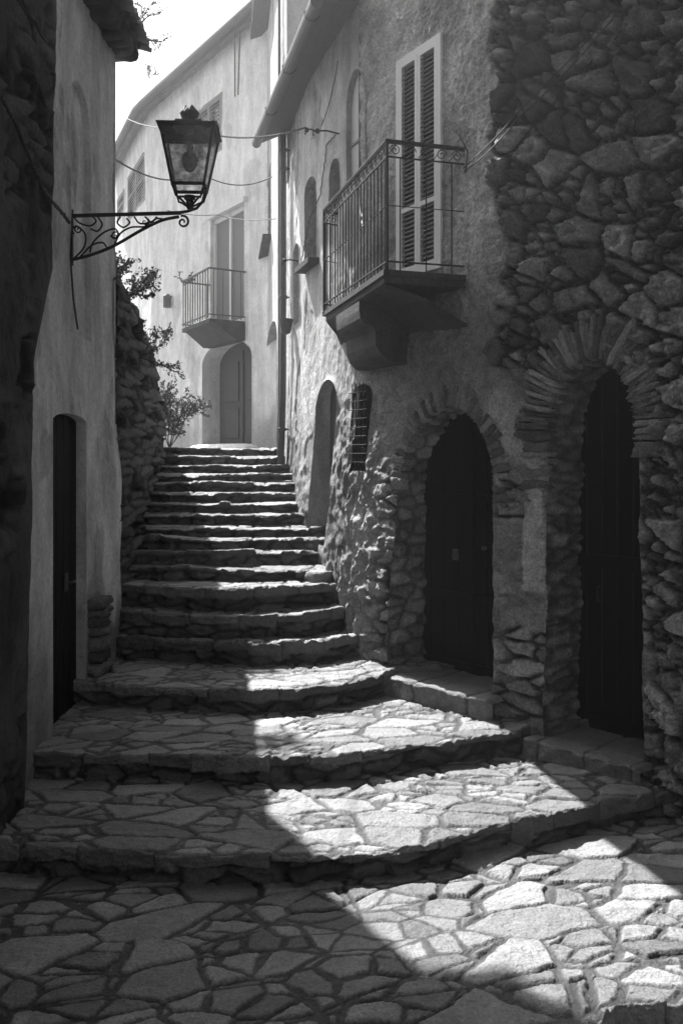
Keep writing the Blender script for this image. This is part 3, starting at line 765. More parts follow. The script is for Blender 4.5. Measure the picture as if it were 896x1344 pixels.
# roof of the stone house (out of frame, closes the building)
mb = MB()
def strip_roof(surf, s0, s1, z, over, back, mname, name, parent, rise=.35, n=12, thick=.08, ov2=None):
    mb = MB(); vs = []
    for i in range(n+1):
        S = s0+(s1-s0)*i/n; nx, ny = surf.nrm(S, z); o_ = over if ov2 is None else over+(ov2-over)*i/n
        b = surf.at(S, z)
        out = b+Vector((float(nx), float(ny), 0))*o_; inn = b-Vector((float(nx), float(ny), 0))*back+Vector((0, 0, (back+o_)*rise))
        vs += [out, inn, inn+Vector((0, 0, thick)), out+Vector((0, 0, thick))]
    fs = []
    for i in range(n):
        for k in range(4): fs.append((i*4+k, i*4+(k+1) % 4, (i+1)*4+(k+1) % 4, (i+1)*4+k))
    fs.append((0, 1, 2, 3)); fs.append((n*4+3, n*4+2, n*4+1, n*4))
    mb.add(vs, fs); return mb.build(name, M[mname], parent)
strip_roof(R, 0, s_split-.02, 5.2, .3, 2.5, 'tile', 'roof', sB)

# ------------------------------------------------------------------ pale plaster house beyond the balcony
pM = thing('plaster_house', 'pale plaster house with arched windows and a deep dark eave beyond the balcony', 'house')
def pixop(surf, x0, x1, ytop, ybot, xm=None, arch=None):
    xm = xm or (x0+x1)/2
    a_ = surf.pix(x0, (ytop+ybot)/2)[0]; b_ = surf.pix(x1, (ytop+ybot)/2)[0]
    zb = surf.pix(xm, ybot)[1]; zt = surf.pix(xm, ytop)[1]
    return Op(a_, b_, zb, zt, arch=arch)
archdoor = pixop(R, 411, 437, 500, 716, arch=.3)
w1 = pixop(R, 401, 416, 232, 345, arch=.18)
w2 = pixop(R, 433, 447, 208, 275, arch=.14)
w3 = pixop(R, 456, 481, 90, 232, arch=.3)
w4 = pixop(R, 386, 393, 320, 425, arch=.12)
EZ = 4.32
def fn_M(S, z):
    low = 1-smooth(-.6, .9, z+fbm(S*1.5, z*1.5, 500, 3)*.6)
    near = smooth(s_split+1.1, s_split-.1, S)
    d = .02*fbm(S*1.2, z*1.2, 501, 3)+.006*fbm(S*10, z*10, 502, 4)
    rough = .03*ridge(S*6, z*4, 503, 4)+.02*fbm(S*15, z*12, 504, 3)
    d = d+rough*np.clip(low*.9+near*.5, 0, 1)
    t = .58*(1+.22*fbm(S*1.1, z*.6, 505, 4)+.12*fbm(S*9, z*4, 506, 3))
    pat = smooth(.22, .3, fbm(S*1.7+3, z*1.3, 507, 4))
    t = t*(1-.5*pat*(.7+.5*fbm(S*12, z*12, 520, 3))); d = d-.015*pat
    crack = smooth(.93, .99, ridge(S*.9+2, z*.7, 508, 3)); t = t*(1-.5*crack)
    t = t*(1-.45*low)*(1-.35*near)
    return d, t
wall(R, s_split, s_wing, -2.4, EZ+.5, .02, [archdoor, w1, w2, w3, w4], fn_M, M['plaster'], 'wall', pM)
reveal(R, archdoor, .3, M['plaster'], 'door_reveal', pM, tone=.32)
def slab_in(surf, o, depth, m, name, parent, th=.03, grow=.02):
    c, a, nn, w = leaf_frame(surf, o, depth); n = 12; vs = []; 
    for f in (0, th):
        for k in range(n+1):
            x = -w/2-grow+(w+2*grow)*k/n; S = o.c+x*.995*o.w/(w/2+grow)
            vs.append(c+a*x+nn*f-U*.04); vs.append(c+a*x+nn*f+U*(float(o.top(S))-o.zb+.02))
    fs = []; m_ = (n+1)*2
    for k in range(n):
        i = 2*k; fs += [(i, i+2, i+3, i+1), (m_+i, m_+i+1, m_+i+3, m_+i+2), (i+1, i+3, m_+i+3, m_+i+1), (i, m_+i, m_+i+2, i+2)]
    mb = MB(); mb.add(vs, fs); return mb.build(name, m, parent)
slab_in(R, archdoor, .3, M['dimwood'], 'door', pM)  # darker wood here stands in for the jamb's shade on the door
for o, ty in ((w1, 'dimwood'), (w2, 'dimwood'), (w3, 'curtain'), (w4, 'pane')):
    reveal(R, o, .16 if o is not w3 else .07, M['plaster'], 'window_reveal', pM, tone=.45)
    f = slab_in(R, o, .16 if o is not w3 else .07, M[ty], 'window', pM)
    c, a, nn, w = leaf_frame(R, o, (.16 if o is not w3 else .07)-.04); mb = MB(); hgt = o.zs-o.zb
    mb.bar(c-nn*.0, c+U*(o.zt-o.zb), .03, .02); mb.bar(c-a*w/2+U*hgt*.5, c+a*w/2+U*hgt*.5, .02, .025)
    mb.build('frame', M['greywood'], f)
mb = MB(); c = R.at(w1.c, w1.zb, .05); tv = (R.at(w1.b, w1.zb)-R.at(w1.a, w1.zb)).normalized(); mb.obox(c-U*.03, tv, U, tv.cross(U), w1.w+.06, .03, .07); mb.build('sill', M['slab'], pM)
# deep eave: soffit boards, fascia, gutter
def eave(surf, s0, s1, z, over0, over1, parent, rise=.4, n=16):
    soff = MB(); vs = []
    outs = []
    for i in range(n+1):
        S = s0+(s1-s0)*i/n; ov = over0+(over1-over0)*i/n
        nx, ny = surf.nrm(S, z); nv = Vector((float(nx), float(ny), 0)); b = surf.at(S, z)
        out = Vector((-1.10+(n-i)/n*.92, 12.35-(n-i)/n*3.85, z)); ov = (b-out).length; outs.append(out); inn = b-nv*.12+U*(ov+.12)*rise
        vs += [out, inn, inn+U*.1, out+U*.07]
    fs = []
    for i in range(n):
        for k in range(4): fs.append((i*4+k, i*4+(k+1) % 4, (i+1)*4+(k+1) % 4, (i+1)*4+k))
    fs += [(0, 1, 2, 3), (n*4+3, n*4+2, n*4+1, n*4)]
    soff.add(vs, fs); sf = soff.build('roof', M['tile'], parent)
    gt = MB(); pts = [o+(-Vector((0, 0, 0)))+Vector((-.05, 0, -.0)) for o in outs]; gt.tube(pts, .062, 12)
    gt.build('gutter', M['zinc'], sf)
    for i in range(1, n, 5):
        b = MB(); p = pts[i]; b.tube([p+Vector((.07, 0, .06)), p+Vector((.0, 0, .075)), p+Vector((-.068, 0, .02)), p+Vector((-.05, 0, -.055)), p+Vector((.02, 0, -.068)), p+Vector((.08, 0, -.02))], .006, 5); b.build('bracket', M['iron'], sf)
    return outs
outs = eave(R, s_split+.05, s_wing, EZ-.08, .62, .42, pM)
# roof body behind
strip_roof(R, s_split, s_wing, EZ+.42, .05, 3.2, 'tile', 'roof', pM, rise=.4)
# closing gable towards the tall house is the tall house itself

# ------------------------------------------------------------------ tall narrow house at the top of the steps on the right
tW = thing('tall_house', 'tall narrow pale house with drainpipe and slim shutters at the top right of the steps', 'house')
ad = pixop(R, 350, 364, 425, 604, arch=.35)
sh = pixop(R, 345.5, 356, 243, 332)
TZ = 7.7
def fn_W(S, z):
    d = .015*fbm(S*1.2, z*1.2, 601, 3)+.004*fbm(S*9, z*9, 602, 3)
    t = .6*(1+.2*fbm(S*1.2, z*.7, 603, 4)+.15*fbm(S*8, z*3, 604, 3))
    pat = smooth(.2, .28, fbm(S*1.5+3, z*1.1, 607, 4)); t = t*(1-.3*pat)
    low = 1-smooth(.2, 1.5, z); return d, t*(1-.35*low)
wall(R, s_wing, R.len-.01, -1.2, TZ, .03, [ad, sh], fn_W, M['plasterwhite'], 'wall', tW)
reveal(R, ad, .5, M['plasterwhite'], 'door_reveal', tW, tone=.45); slab_in(R, ad, .5, M['dimwood'], 'door', tW)
reveal(R, sh, .08, M['plasterwhite'], 'window_reveal', tW, tone=.5)
c, a, nn, w = leaf_frame(R, sh, .06); shutter_window(c, a, nn, w, sh.zt-sh.zb, 2, tW, M['paleslat'], M['greywood'], pitch=.06)
mb = MB(); c2 = R.at(sh.c, sh.zb, .05); mb.obox(c2-U*.03, a, U, nn, w/2+.08, .03, .1); mb.build('sill', M['slab'], tW)
strip_roof(R, s_wing, R.len-.01, TZ, .3, 3., 'tile', 'roof', tW, rise=.4)
# near gable of the tall house rising over the lower roof
p0 = R.at(s_wing, 0); nx, ny = R.nrm(s_wing, 2); nv = Vector((float(nx), float(ny), 0))
mb = MB(); b0 = Vector((p0.x, p0.y, EZ-.6)); b1 = b0-nv*3; tvv = Vector((float(R.tan(s_wing, 2)[0]), float(R.tan(s_wing, 2)[1]), 0))
mb.tone = .6; mb.hexa([b0, b1, b1+tvv*.1, b0+tvv*.1, b0+U*(TZ-EZ+.6), b1+U*(TZ-EZ+1.8), b1+tvv*.1+U*(TZ-EZ+1.8), b0+tvv*.1+U*(TZ-EZ+.6)]); mb.build('gable', M['plasterwhite'], tW)
# drainpipe
sp, _ = R.pix(380, 400); pz1 = EZ+.1; pz0 = R.pix(371, 612)[1]
mb = MB(); pp = [R.at(sp, z, .09) for z in np.linspace(pz0, pz1, 12)]; mb.tube(pp, .045, 12); dp = mb.build('drainpipe', M['zinc'], pM, smooth_=True)
for z in (pz0+.5, (pz0+pz1)/2, R.pix(371, 240)[1], pz1-.3):
    b = MB(); q = R.at(sp, z, .09); b.lathe(q, [(.058, -.02), (.062, -.018), (.062, .018), (.058, .02)], 12); b.bar(q, R.at(sp, z, -.02), .02, .02); b.build('bracket', M['zinc'], dp)
mb = MB(); sq_, _ = R.pix(370, 400); mb.tube([R.at(sq_, z, .04) for z in np.linspace(R.pix(364, 600)[1], TZ-.2, 12)], .02, 8); mb.build('pipe', M['zinc'], tW)
# small hooks, insulators and a junction box on the pale wall
def bracket_on(px, py, L=.28, name='cable_hook', parent=None, root=None):
    s_, z_ = R.pix(px, py); p = R.at(s_, z_, 0); nx, ny = R.nrm(s_, z_); nv = Vector((float(nx), float(ny), 0))
    mb = MB(); mb.tube([p-nv*.03, p+nv*L*.5+U*.02, p+nv*L, p+nv*L-U*.05], .009, 6); mb.lathe(p+nv*L*.85+U*.0, [(.012, -.02), (.025, -.01), (.025, .02), (.012, .03)], 8); mb.build(name, M['iron'], parent); return p+nv*L
hook = bracket_on(447, 176, .3, 'wall_bracket', pM)
hook2 = bracket_on(414, 172, .12, 'wall_bracket', pM)
bracket_on(391, 343, .2, 'wall_bracket', pM)
mb = MB(); s_, z_ = R.pix(385, 425); p = R.at(s_, z_, .1); mb.lathe(p, [(.02, -.14), (.06, -.12), (.09, .02), (.1, .06)], 10); mb.build('wall_spout', M['zinc'], pM)

# ------------------------------------------------------------------ far house at the top of the steps
X0, Y0 = -1.5, 16.9
bend = (X0-.65*4.6, Y0+4.6)
FH = Surf([(X0+.35, Y0-.54), bend, (bend[0]-.42*5, bend[1]+5)]); FH.side = 1
fH = thing('far_house', 'white house with arched door and small balcony closing the top of the steps', 'house')
fdoor = pixop(FH, 266, 331, 446, 584, arch=.42)
fwin = pixop(FH, 277, 321, 278, 428)
fsh = pixop(FH, 258, 291, 135, 205)
lsh = pixop(FH, 168, 190, 216, 276, arch=.12)
lsh2 = pixop(FH, 154, 163, 256, 282)
FZ = 8.15
def fn_F(S, z):
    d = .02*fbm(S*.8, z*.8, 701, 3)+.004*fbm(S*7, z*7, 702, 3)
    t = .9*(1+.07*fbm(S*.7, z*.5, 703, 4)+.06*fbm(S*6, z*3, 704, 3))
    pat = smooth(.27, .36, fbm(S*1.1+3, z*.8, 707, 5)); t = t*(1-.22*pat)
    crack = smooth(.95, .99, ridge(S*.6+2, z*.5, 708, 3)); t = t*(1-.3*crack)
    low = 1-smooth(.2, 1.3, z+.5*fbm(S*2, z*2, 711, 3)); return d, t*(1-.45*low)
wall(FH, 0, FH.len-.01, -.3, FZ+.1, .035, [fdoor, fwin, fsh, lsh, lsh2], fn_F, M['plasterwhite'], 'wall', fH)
reveal(FH, fdoor, .42, M['plasterwhite'], 'door_reveal', fH, tone=.6, nd_=4)
fd = slab_in(FH, fdoor, .42, M['dimwood'], 'door', fH)
c, a, nn, w = leaf_frame(FH, fdoor, .38); mb = MB()
for sx_ in (-1, 1):
    for (z0, z1) in ((.15, .75), (.9, 1.7)):
        cx = c+a*sx_*w*.24
        mb.obox(cx+U*(z0+z1)/2+nn*.005, a, U, nn, w*.15, (z1-z0)/2, .012)
mb.obox(c+U*.95+nn*.01, a, U, nn, .02, .95, .015); mb.build('panel', M['dimwood'], fd)
mb = MB(); mb.rock(c+nn*.35-U*.1, a, nn, U, w*.62, .35, .12, 5, .05, 5); mb.build('doorstep', M['step'], fH, True)
reveal(FH, fwin, .12, M['plasterwhite'], 'window_reveal', fH, tone=.7)
c, a, nn, w = leaf_frame(FH, fwin, .12); h = fwin.zt-fwin.zb
mb = MB()
for x in (-w/2+.03, 0, w/2-.03): mb.obox(c+a*x+U*h/2+nn*.03, a, U, nn, .035, h/2, .03)
for z in (.06, h-.04): mb.obox(c+U*z+nn*.032, a, U, nn, w/2, .04, .028)
fr = mb.build('window', M['whitepaint'], fH)
for sx_ in (-1, 1):
    mb = MB(); mb.obox(c+a*sx_*w/4+U*h/2+nn*.012, a, U, nn, w/4-.03, h/2-.04, .006); mb.build('pane', M['greywood'], fr)
mb = MB(); mb.obox(c+U*(h+.06)+nn*.15, a, U, nn, w/2+.1, .05, .05); mb.build('lintel', M['whitepaint'], fr)
for o in (fsh, lsh, lsh2):
    reveal(FH, o, .06, M['plasterwhite'], 'window_reveal', fH, tone=.65)
    c, a, nn, w = leaf_frame(FH, o, .05); shutter_window(c, a, nn, w, o.zt-o.zb, 2 if o is not lsh2 else 1, fH, M['paleslat'], M['greywood'], midrail=.5, fw=.05, pitch=.08)
# far balcony
zb_ = fwin.zb+.02
s0_, _ = FH.pix(322, 425); s1_, _ = FH.pix(276, 430)
n_f = FH.nrm((s0_+s1_)/2, 2); nf = Vector((float(n_f[0]), float(n_f[1]), 0)); pA = FH.at(s0_, zb_); pB = FH.at(s1_, zb_); oA_ = pA+nf*.75; oB_ = pB+nf*.62
mb = MB(); quad_slab(mb, [oA_, pA-nf*.05, pB-nf*.05, oB_], zb_-.1, zb_-.02); fb = mb.build('balcony', M['slab'], fH)
mb = MB(); q0 = [pA.lerp(oA_, .85), pA-nf*.05, pB-nf*.05, pB.lerp(oB_, .85)]; q1 = [pA.lerp(oA_, .25), pA-nf*.05, pB-nf*.05, pB.lerp(oB_, .25)]
mb.hexa([Vector((p.x, p.y, zb_-.38)) for p in q1]+[Vector((p.x, p.y, zb_-.1)) for p in q0]); mb.build('soffit', M['slab'], fb)
for (p, q, n) in ((oA_, oB_, 11), (oA_, pA, 4), (oB_, pB, 4)):
    mb = MB(); mb.bar(p+U*.92, q+U*.92, .04, .025); mb.build('handrail', M['zinc'], fb)
    mb = MB(); mb.bar(p+U*.06, q+U*.06, .025, .02); mb.build('rail', M['zinc'], fb)
    for k in range(n):
        b = MB(); x = p.lerp(q, (k+.5)/n); b.tube([x, x+U*.92], .011, 5); b.build('baluster', M['zinc'], fb)
# flower box of trailing plant on the far balcony rail
# roof with gutter
def far_roof():
    mb = MB(); n = 24; vs = []; g = []
    for i in range(n+1):
        S = FH.len*i/n; nx, ny = FH.nrm(S, FZ); nv = Vector((float(nx), float(ny), 0)); b = FH.at(S, FZ); out = b+nv*.3
        g.append(out+nv*.05); inn = b-nv*3+U*1.1; vs += [out-U*.02, b-nv*.1+U*.03, inn, inn+U*.1, out+U*.08]
    fs = []
    for i in range(n):
        for k in range(5): fs.append((i*5+k, i*5+(k+1) % 5, (i+1)*5+(k+1) % 5, (i+1)*5+k))
    fs += [(4, 3, 2, 1, 0), tuple(n*5+k for k in range(5))]
    mb.add(vs, fs); r = mb.build('roof', M['tile'], fH)
    gt = MB(); gt.tube(g, .075, 10); gt.build('gutter', M['zinc'], r)
    ct = MB(); ct.tube([p-U*.13-(p-Vector((p.x, p.y, p.z)))*0 for p in [x+Vector((.12, .09, 0)) for x in g]], .06, 8); ct.build('cornice', M['slab'], r)
far_roof()
# right end wall of the far house, closing the gap to the tall house
# wall fittings
mb = MB(); s_, z_ = FH.pix(226, 395); q = FH.at(s_, z_, .12); mb.lathe(q, [(.05, -.16), (.09, -.15), (.09, .1), (.05, .14)], 10); mb.bar(q+U*.1, FH.at(s_, z_+.1, -.02), .03, .03); wl = mb.build('wall_lantern', M['zinc'], fH)
mb = MB(); s_, z_ = R.pix(343, 490); 

# ------------------------------------------------------------------ LEFT SIDE
lH = thing('white_plaster_house', 'white plaster house with a narrow dark doorway and tiled eave on the left', 'house')
LW = Surf([(-2.12, 5.4), (-2.12, 8.56)]); LW.side = -1
XW = 2.12
def lpix(px, py): return LW.pix(px, py)
ldo = pixop(LW, 67, 111, 543, 945, arch=.06)
nic = pixop(LW, 95, 121, 110, 440, arch=.3)
LZ = 3.95
def fn_L(S, z):
    d = .035*fbm(S*.9, z*.7, 801, 3)+.006*fbm(S*6, z*6, 802, 3)+.003*fbm(S*20, z*20, 803, 2)
    d = d+.05*smooth(.35, -.3, z)*smooth(2.3, 3.1, S)           # swollen corner low down
    d = d-.045*nic.inside(S, z)*smooth(-.03, .0, -nic.dist(S, z)*1.)-.0
    t = .64*(1+.16*fbm(S*1.1, z*.5, 804, 4)+.12*fbm(S*5, z*1.5, 805, 4))
    pat = smooth(.3, .36, fbm(S*2.1+3, z*1.2, 806, 4)); t = t*(1-.3*pat)
    crack = smooth(.955, .99, ridge(S*1.1+2, z*.8, 808, 3)); t = t*(1-.4*crack); d = d-.01*crack
    low = 1-smooth(-1.7, -.9, z+.4*fbm(S*3, z*3, 811, 3)); return d, t*(1-.3*low)
wall(LW, 0, LW.len, -2.6, LZ, .016, [ldo], fn_L, M['plaster'], 'wall', lH)
reveal(LW, ldo, .1, M['plaster'], 'door_reveal', lH, tone=.5)
ld, c, a, nn, w = plank_door(LW, ldo, .1, M['darkwood'], lH, n=5, thick=.03, hang=.02)
mb = MB(); q = c+nn*.05+U*1.05+a*.1; mb.obox(q, a, U, nn, .03, .07, .006); mb.tube([q, q+nn*.05, q+nn*.05+a*.08], .009, 6); mb.build('handle', M['zinc'], ld)
# end wall facing up the steps and the hidden body of the house
S_ = np.arange(0, 4.0, .06); Z_ = np.arange(-2.6, LZ, .06); SS, ZZ = np.meshgrid(S_, Z_, indexing='ij')
link(grid_mesh(np.stack([-2.115-SS, 8.56+.02*fbm(SS*2, ZZ*2, 5), ZZ], -1), None, {'tone': .4+0*SS}), 'end_wall', M['plaster'], lH)
# eave with rows of clay tiles
def tile_eave():
    mb = MB(); mb.hexa([Vector(p) for p in ((-1.93, 5.3, LZ-.05), (-4.5, 5.3, LZ+.7), (-4.5, 8.75, LZ+.7), (-1.93, 8.75, LZ-.05), (-1.93, 5.3, LZ+.02), (-4.5, 5.3, LZ+.77), (-4.5, 8.75, LZ+.77), (-1.93, 8.75, LZ+.02))])
    r = mb.build('roof', M['tile'], lH); y = 5.3; rr = random.Random(3)
    tl = MB()
    while y < 8.8:
        w_ = .085; e = rr.uniform(-.03, .03); x0 = -1.86+e; tl.tone = rr.uniform(.6, 1.5)
        for j in range(3):
            vs = []; n = 8; xx0 = x0-j*.36; xx1 = xx0-.42
            for (x, rad) in ((xx0, w_*1.08), (xx1, w_*.85)):
                zc = LZ+.04+(-(x)-1.93)*.29+(.02 if x == xx0 else 0)+rr.uniform(-.008, .008)
                for layer in (1, .82):
                    for k in range(n+1):
                        t = PI*k/n; vs.append(Vector((x, y+math.cos(t)*rad*layer, zc+math.sin(t)*rad*layer*.8)))
            m_ = n+1; fs = []
            for k in range(n):
                fs.append((k, k+1, 2*m_+k+1, 2*m_+k)); fs.append((m_+k, 3*m_+k, 3*m_+k+1, m_+k+1)); fs.append((k, m_+k, m_+k+1, k+1))
            fs += [(0, 2*m_, 3*m_, m_), (n, m_+n, 3*m_+n, 2*m_+n)]
            tl.add(vs, fs)
        # channel tile below
        vs = []
        for x in (x0+.03, x0-.5):
            zc = LZ+.05+(-(x)-1.93)*.29
            for layer in (1, .8):
                for k in range(9):
                    t = PI+PI*k/8; vs.append(Vector((x, y+.1+math.cos(t)*.08*layer, zc+math.sin(t)*.07*layer)))
        fs = []
        for k in range(8): fs += [(k, k+1, 18+k+1, 18+k), (9+k, 27+k, 27+k+1, 9+k+1), (k, 9+k, 9+k+1, k+1)]
        tl.add(vs, fs)
        y += .2
    tl.build('tiles', M['tile'], r)
    st = MB(); rr = random.Random(9)   # stone course under the tiles
    y = 5.4
    while y < 8.62:
        l_ = rr.uniform(.12, .25); st.tone = rr.uniform(.7, 1.4); st.rock((-2.06+rr.uniform(-.02, .02), y+l_/2, LZ-.12+rr.uniform(-.02, .02)), (0, 1, 0), (1, 0, 0), (0, 0, 1), l_/2, .13, .07, int(y*100), .1, 3); y += l_
    st.build('cornice', M['slab'], r, True)
tile_eave()
# stone buttress beside the door, and loose footing stones
mb = MB(); rr = random.Random(5); z = -2.1
yy = 7.8
while z < -1.25:
    t = rr.uniform(.07, .14); mb.tone = .16*rr.uniform(.6, 1.4); wd = .2-.05*(z+2.1)
    mb.rock((-2.1+rr.uniform(-.01, .02), yy+rr.uniform(-.02, .02), z+t/2), (0, 1, 0), (1, 0, 0), (0, 0, 1), wd*rr.uniform(.85, 1.1), .13*rr.uniform(.8, 1.1), t/2, int(z*1000), .12, 4); z += t*.93
mb.build('buttress', M['rubble'], lH, True)

dW = thing('dark_wall_house', 'dark crumbling plaster wall of the nearest house at the left edge', 'house')
DWs = Surf([(-2.0, -6), (-2.0, 6.62)]); DWs.side = -1
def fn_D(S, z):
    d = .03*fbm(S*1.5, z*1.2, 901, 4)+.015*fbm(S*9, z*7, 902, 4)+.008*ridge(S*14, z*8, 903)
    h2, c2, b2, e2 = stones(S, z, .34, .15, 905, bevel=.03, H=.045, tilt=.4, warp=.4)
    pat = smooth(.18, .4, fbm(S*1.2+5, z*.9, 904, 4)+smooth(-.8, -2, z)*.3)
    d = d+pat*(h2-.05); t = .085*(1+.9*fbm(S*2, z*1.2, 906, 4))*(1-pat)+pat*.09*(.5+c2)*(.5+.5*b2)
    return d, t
def dw_edge(z):   # far edge, in s, at height z
    px = np.interp((HY-np.asarray(z)*F/6.3), [0, 350, 480, 700, 960, 1100], [76, 70, 48, 42, 36, 30])
    dd = 2.0*F/(CX-px); return dd+6+.03*fbm(np.asarray(z)*3, 0*np.asarray(z), 9, 4)
S = np.r_[np.arange(0, 10.5, .06), np.arange(10.5, 12.62, .014)]; t01 = (S/S[-1]); Z = np.arange(-2.8, 5.3, .016)
SS, ZZ = np.meshgrid(S, Z, indexing='ij'); ed = dw_edge(ZZ)
SE = np.where(SS > 10.5, 10.5+(SS-10.5)*(ed-10.5)/(12.62-10.5), SS)
dd_, tt_ = fn_D(SE, ZZ); fall = smooth(0, .12, ed-SE+.002)
dd_ = dd_*fall; xx = -2.0+dd_-.13*(1-smooth(0, .02, ed-SE))
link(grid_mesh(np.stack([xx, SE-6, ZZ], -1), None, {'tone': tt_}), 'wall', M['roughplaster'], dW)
mb = MB(); mb.hexa([Vector(p) for p in ((-1.7, -6, 5.0), (-4.5, -6, 5.8), (-4.5, 6.7, 5.8), (-1.7, 6.7, 5.0), (-1.7, -6, 5.08), (-4.5, -6, 5.88), (-4.5, 6.7, 5.88), (-1.7, 6.7, 5.08))]); mb.build('roof', M['tile'], dW)

# rough stone garden wall up the left of the steps
gwS = Surf([(-2.1, 8.5), (-2.13, 9.0), (-2.2, 10.), (-2.32, 11.2), (-2.5, 12.7), (-2.75, 14.)]); gwS.side = -1
gW = thing('stone_garden_wall', 'rough dry stone wall with leaning top beside the upper steps', 'wall')
def gtop(S):
    return np.interp(S, [0, .6, 1.6, 2.8, 4.2, 5.6], [1.72, 1.62, 1.62, 1.25, .8, .55])+.08*fbm(S*2.5, S*0, 33, 3)
def fn_G(S, z):
    h1, c1, b1, e1 = stones(S, z, .85, .095, 950, bevel=.014, H=.028, tilt=.2, warp=.2)
    d = h1+.008*fbm(S*12, z*12, 951, 3)+.03*fbm(S*2, z*2, 952, 2); return d+.004*facets(S, z, .12, .04, 953), .13*(.45+.9*c1)*(.3+.7*b1)
S = np.arange(0, gwS.len, .018); T_ = np.r_[np.linspace(0, 1, 170)]
SS, TT = np.meshgrid(S, T_, indexing='ij'); tp = gtop(SS); ZZ = -2.2+(tp+2.2)*TT
dd_, tt_ = fn_G(SS, ZZ); x, y = gwS.xy(SS, ZZ); nx, ny = gwS.nrm(SS, ZZ)
face = np.stack([x+nx*dd_, y+ny*dd_, ZZ], -1)
nb = 18; back = []; tb = []
for k in range(1, nb+1):
    o_ = .5*k/nb; q, cq, bq, _ = stones(S, 0*S+o_, .22, .2, 960, H=.06); back.append(np.stack([x[:, -1]-nx[:, -1]*o_, y[:, -1]-ny[:, -1]*o_, gtop(S)+q-.03], 1)); tb.append(.16*(.5+cq)*(.4+.6*bq))
for z in (1.0, -2.2): back.append(np.stack([x[:, -1]-nx[:, -1]*.5, y[:, -1]-ny[:, -1]*.5, np.minimum(gtop(S)-.05, z)], 1)); tb.append(.15+0*S)
Pn = np.concatenate([face, np.stack(back, 1)], 1); Tn = np.concatenate([tt_, np.stack(tb, 1)], 1)
link(grid_mesh(Pn, None, {'tone': Tn}), 'stonework', M['rubble'], gW)

# ------------------------------------------------------------------ loose stones beside the steps
def block(name, label, c, ha, hb, hn, tone, seed, group=None, rot=0, rough=.08):
    mb = MB(); mb.tone = tone; a = Vector((math.cos(rot), math.sin(rot), 0)); b = Vector((-math.sin(rot), math.cos(rot), 0))
    mb.rock(c, a, b, (0, 0, 1), ha, hb, hn, seed, rough, 7, 7.); return tag(mb.build(name, M['step'], None, True), label, 'stone block', group or 'loose stones beside the steps')
# pixel, depth of the middle
p = P(419, 762, 9.05); block('stone_block', 'squared stone block at the right end of the lowest narrow step', p, .12, .12, .1, .25, 3, rot=-.9)
p = P(415, 722, 9.75); block('stone_block', 'small stone block at the foot of the arched recess in the pale wall', p, .12, .16, .09, .3, 4, rot=-1.1)
p = P(374, 673, 11.35); block('stone_block', 'squared stone pedestal under the tilted slab near the drainpipe', p, .11, .14, .15, .3, 5, rot=-1.3, rough=.03)
p = P(366, 633+14, 11.4); block('stone_slab', 'tilted flat stone slab resting on the pedestal near the drainpipe', P(363, 658, 11.35), .19, .2, .03, .22, 6, rot=-.2)
block('stone_slab', 'flat stone slab behind the foot of the drainpipe at the upper steps', P(371, 634, 11.9), .2, .2, .04, .2, 7, rot=-.1)

# ------------------------------------------------------------------ lantern on its bracket
lamp = thing('street_lamp', 'black wrought iron lantern on a scrolled bracket fixed to the white house', 'street lamp')
DL = XW*F/(CX-95)
def Q(px, py, dd=0): return P(px, py, DL+dd)
mb = MB(); wx = -XW-.02
mb.bar(Q(92, 283), Q(238, 279), .022, .026); arm = mb.build('bracket_arm', M['iron'], lamp)
mb = MB(); pts = [Q(232, 279), Q(246, 277), Q(258, 273), Q(266, 264), Q(269, 252), Q(268, 244)]; mb.tube(pts, .012, 8); mb.build('lamp_holder', M['iron'], lamp)
def spiral(mb, px, py, r0, turns, a0, s_, rad=.008, r1=.15, n=30):
    pts = []; rr_ = []
    for j in range(n):
        t = j/(n-1); a = a0+s_*turns*2*PI*t; r = r0*(1-(1-r1)*t); pts.append(Q(px+r*math.cos(a), py-r*math.sin(a))); rr_.append(rad*(1-.3*t))
    mb.tube(pts, rr_, 6); return pts[0]
def smoothpts(pp, n=28):
    P_ = [Vector((p[0], p[1], 0)) for p in pp]; out = []
    P_ = [P_[0]*2-P_[1]]+P_+[P_[-1]*2-P_[-2]]
    for i in range(1, len(P_)-2):
        for k in range(n//(len(P_)-3)+1):
            t = k/(n//(len(P_)-3)+1); a, b, c, d = P_[i-1:i+3]
            out.append(.5*((2*b)+(-a+c)*t+(2*a-5*b+4*c-d)*t*t+(-a+3*b-3*c+d)*t**3))
    out.append(P_[-2]); return [Q(p.x, p.y) for p in out]
mb = MB(); mb.tube(smoothpts([(93, 341), (120, 334), (150, 322), (185, 302), (212, 289), (235, 284)]), .013, 8)
spiral(mb, 240, 291, 8.5, 1.4, PI*.6, -1, .01)
mb.build('brace', M['iron'], lamp)
mb = MB()
for g_ in ([(118, 331), (122, 318), (136, 305), (150, 300), (155, 306), (151, 313), (145, 309)], [(96, 283), (104, 292), (118, 296), (126, 290), (122, 284)], [(96, 340), (110, 325), (112, 308), (102, 297), (95, 300), (97, 307)],
           [(150, 321), (158, 306), (172, 298), (190, 297), (196, 290), (190, 284)], [(158, 284), (154, 292), (162, 298), (170, 292), (166, 286)], [(176, 284), (184, 293), (200, 290), (206, 284)], [(128, 284), (134, 294), (128, 303), (119, 300)], [(104, 338), (120, 322), (134, 318), (140, 324)], [(196, 296), (204, 287), (214, 287)]):
    mb.tube(smoothpts(g_), .0075, 6)
spiral(mb, 151, 309, 6, 1.2, 0, 1, .007); spiral(mb, 190, 291, 5, 1.1, 1, -1, .006); spiral(mb, 103, 301, 5.5, 1.2, 2, 1, .007)
mb.build('scrollwork', M['iron'], lamp)
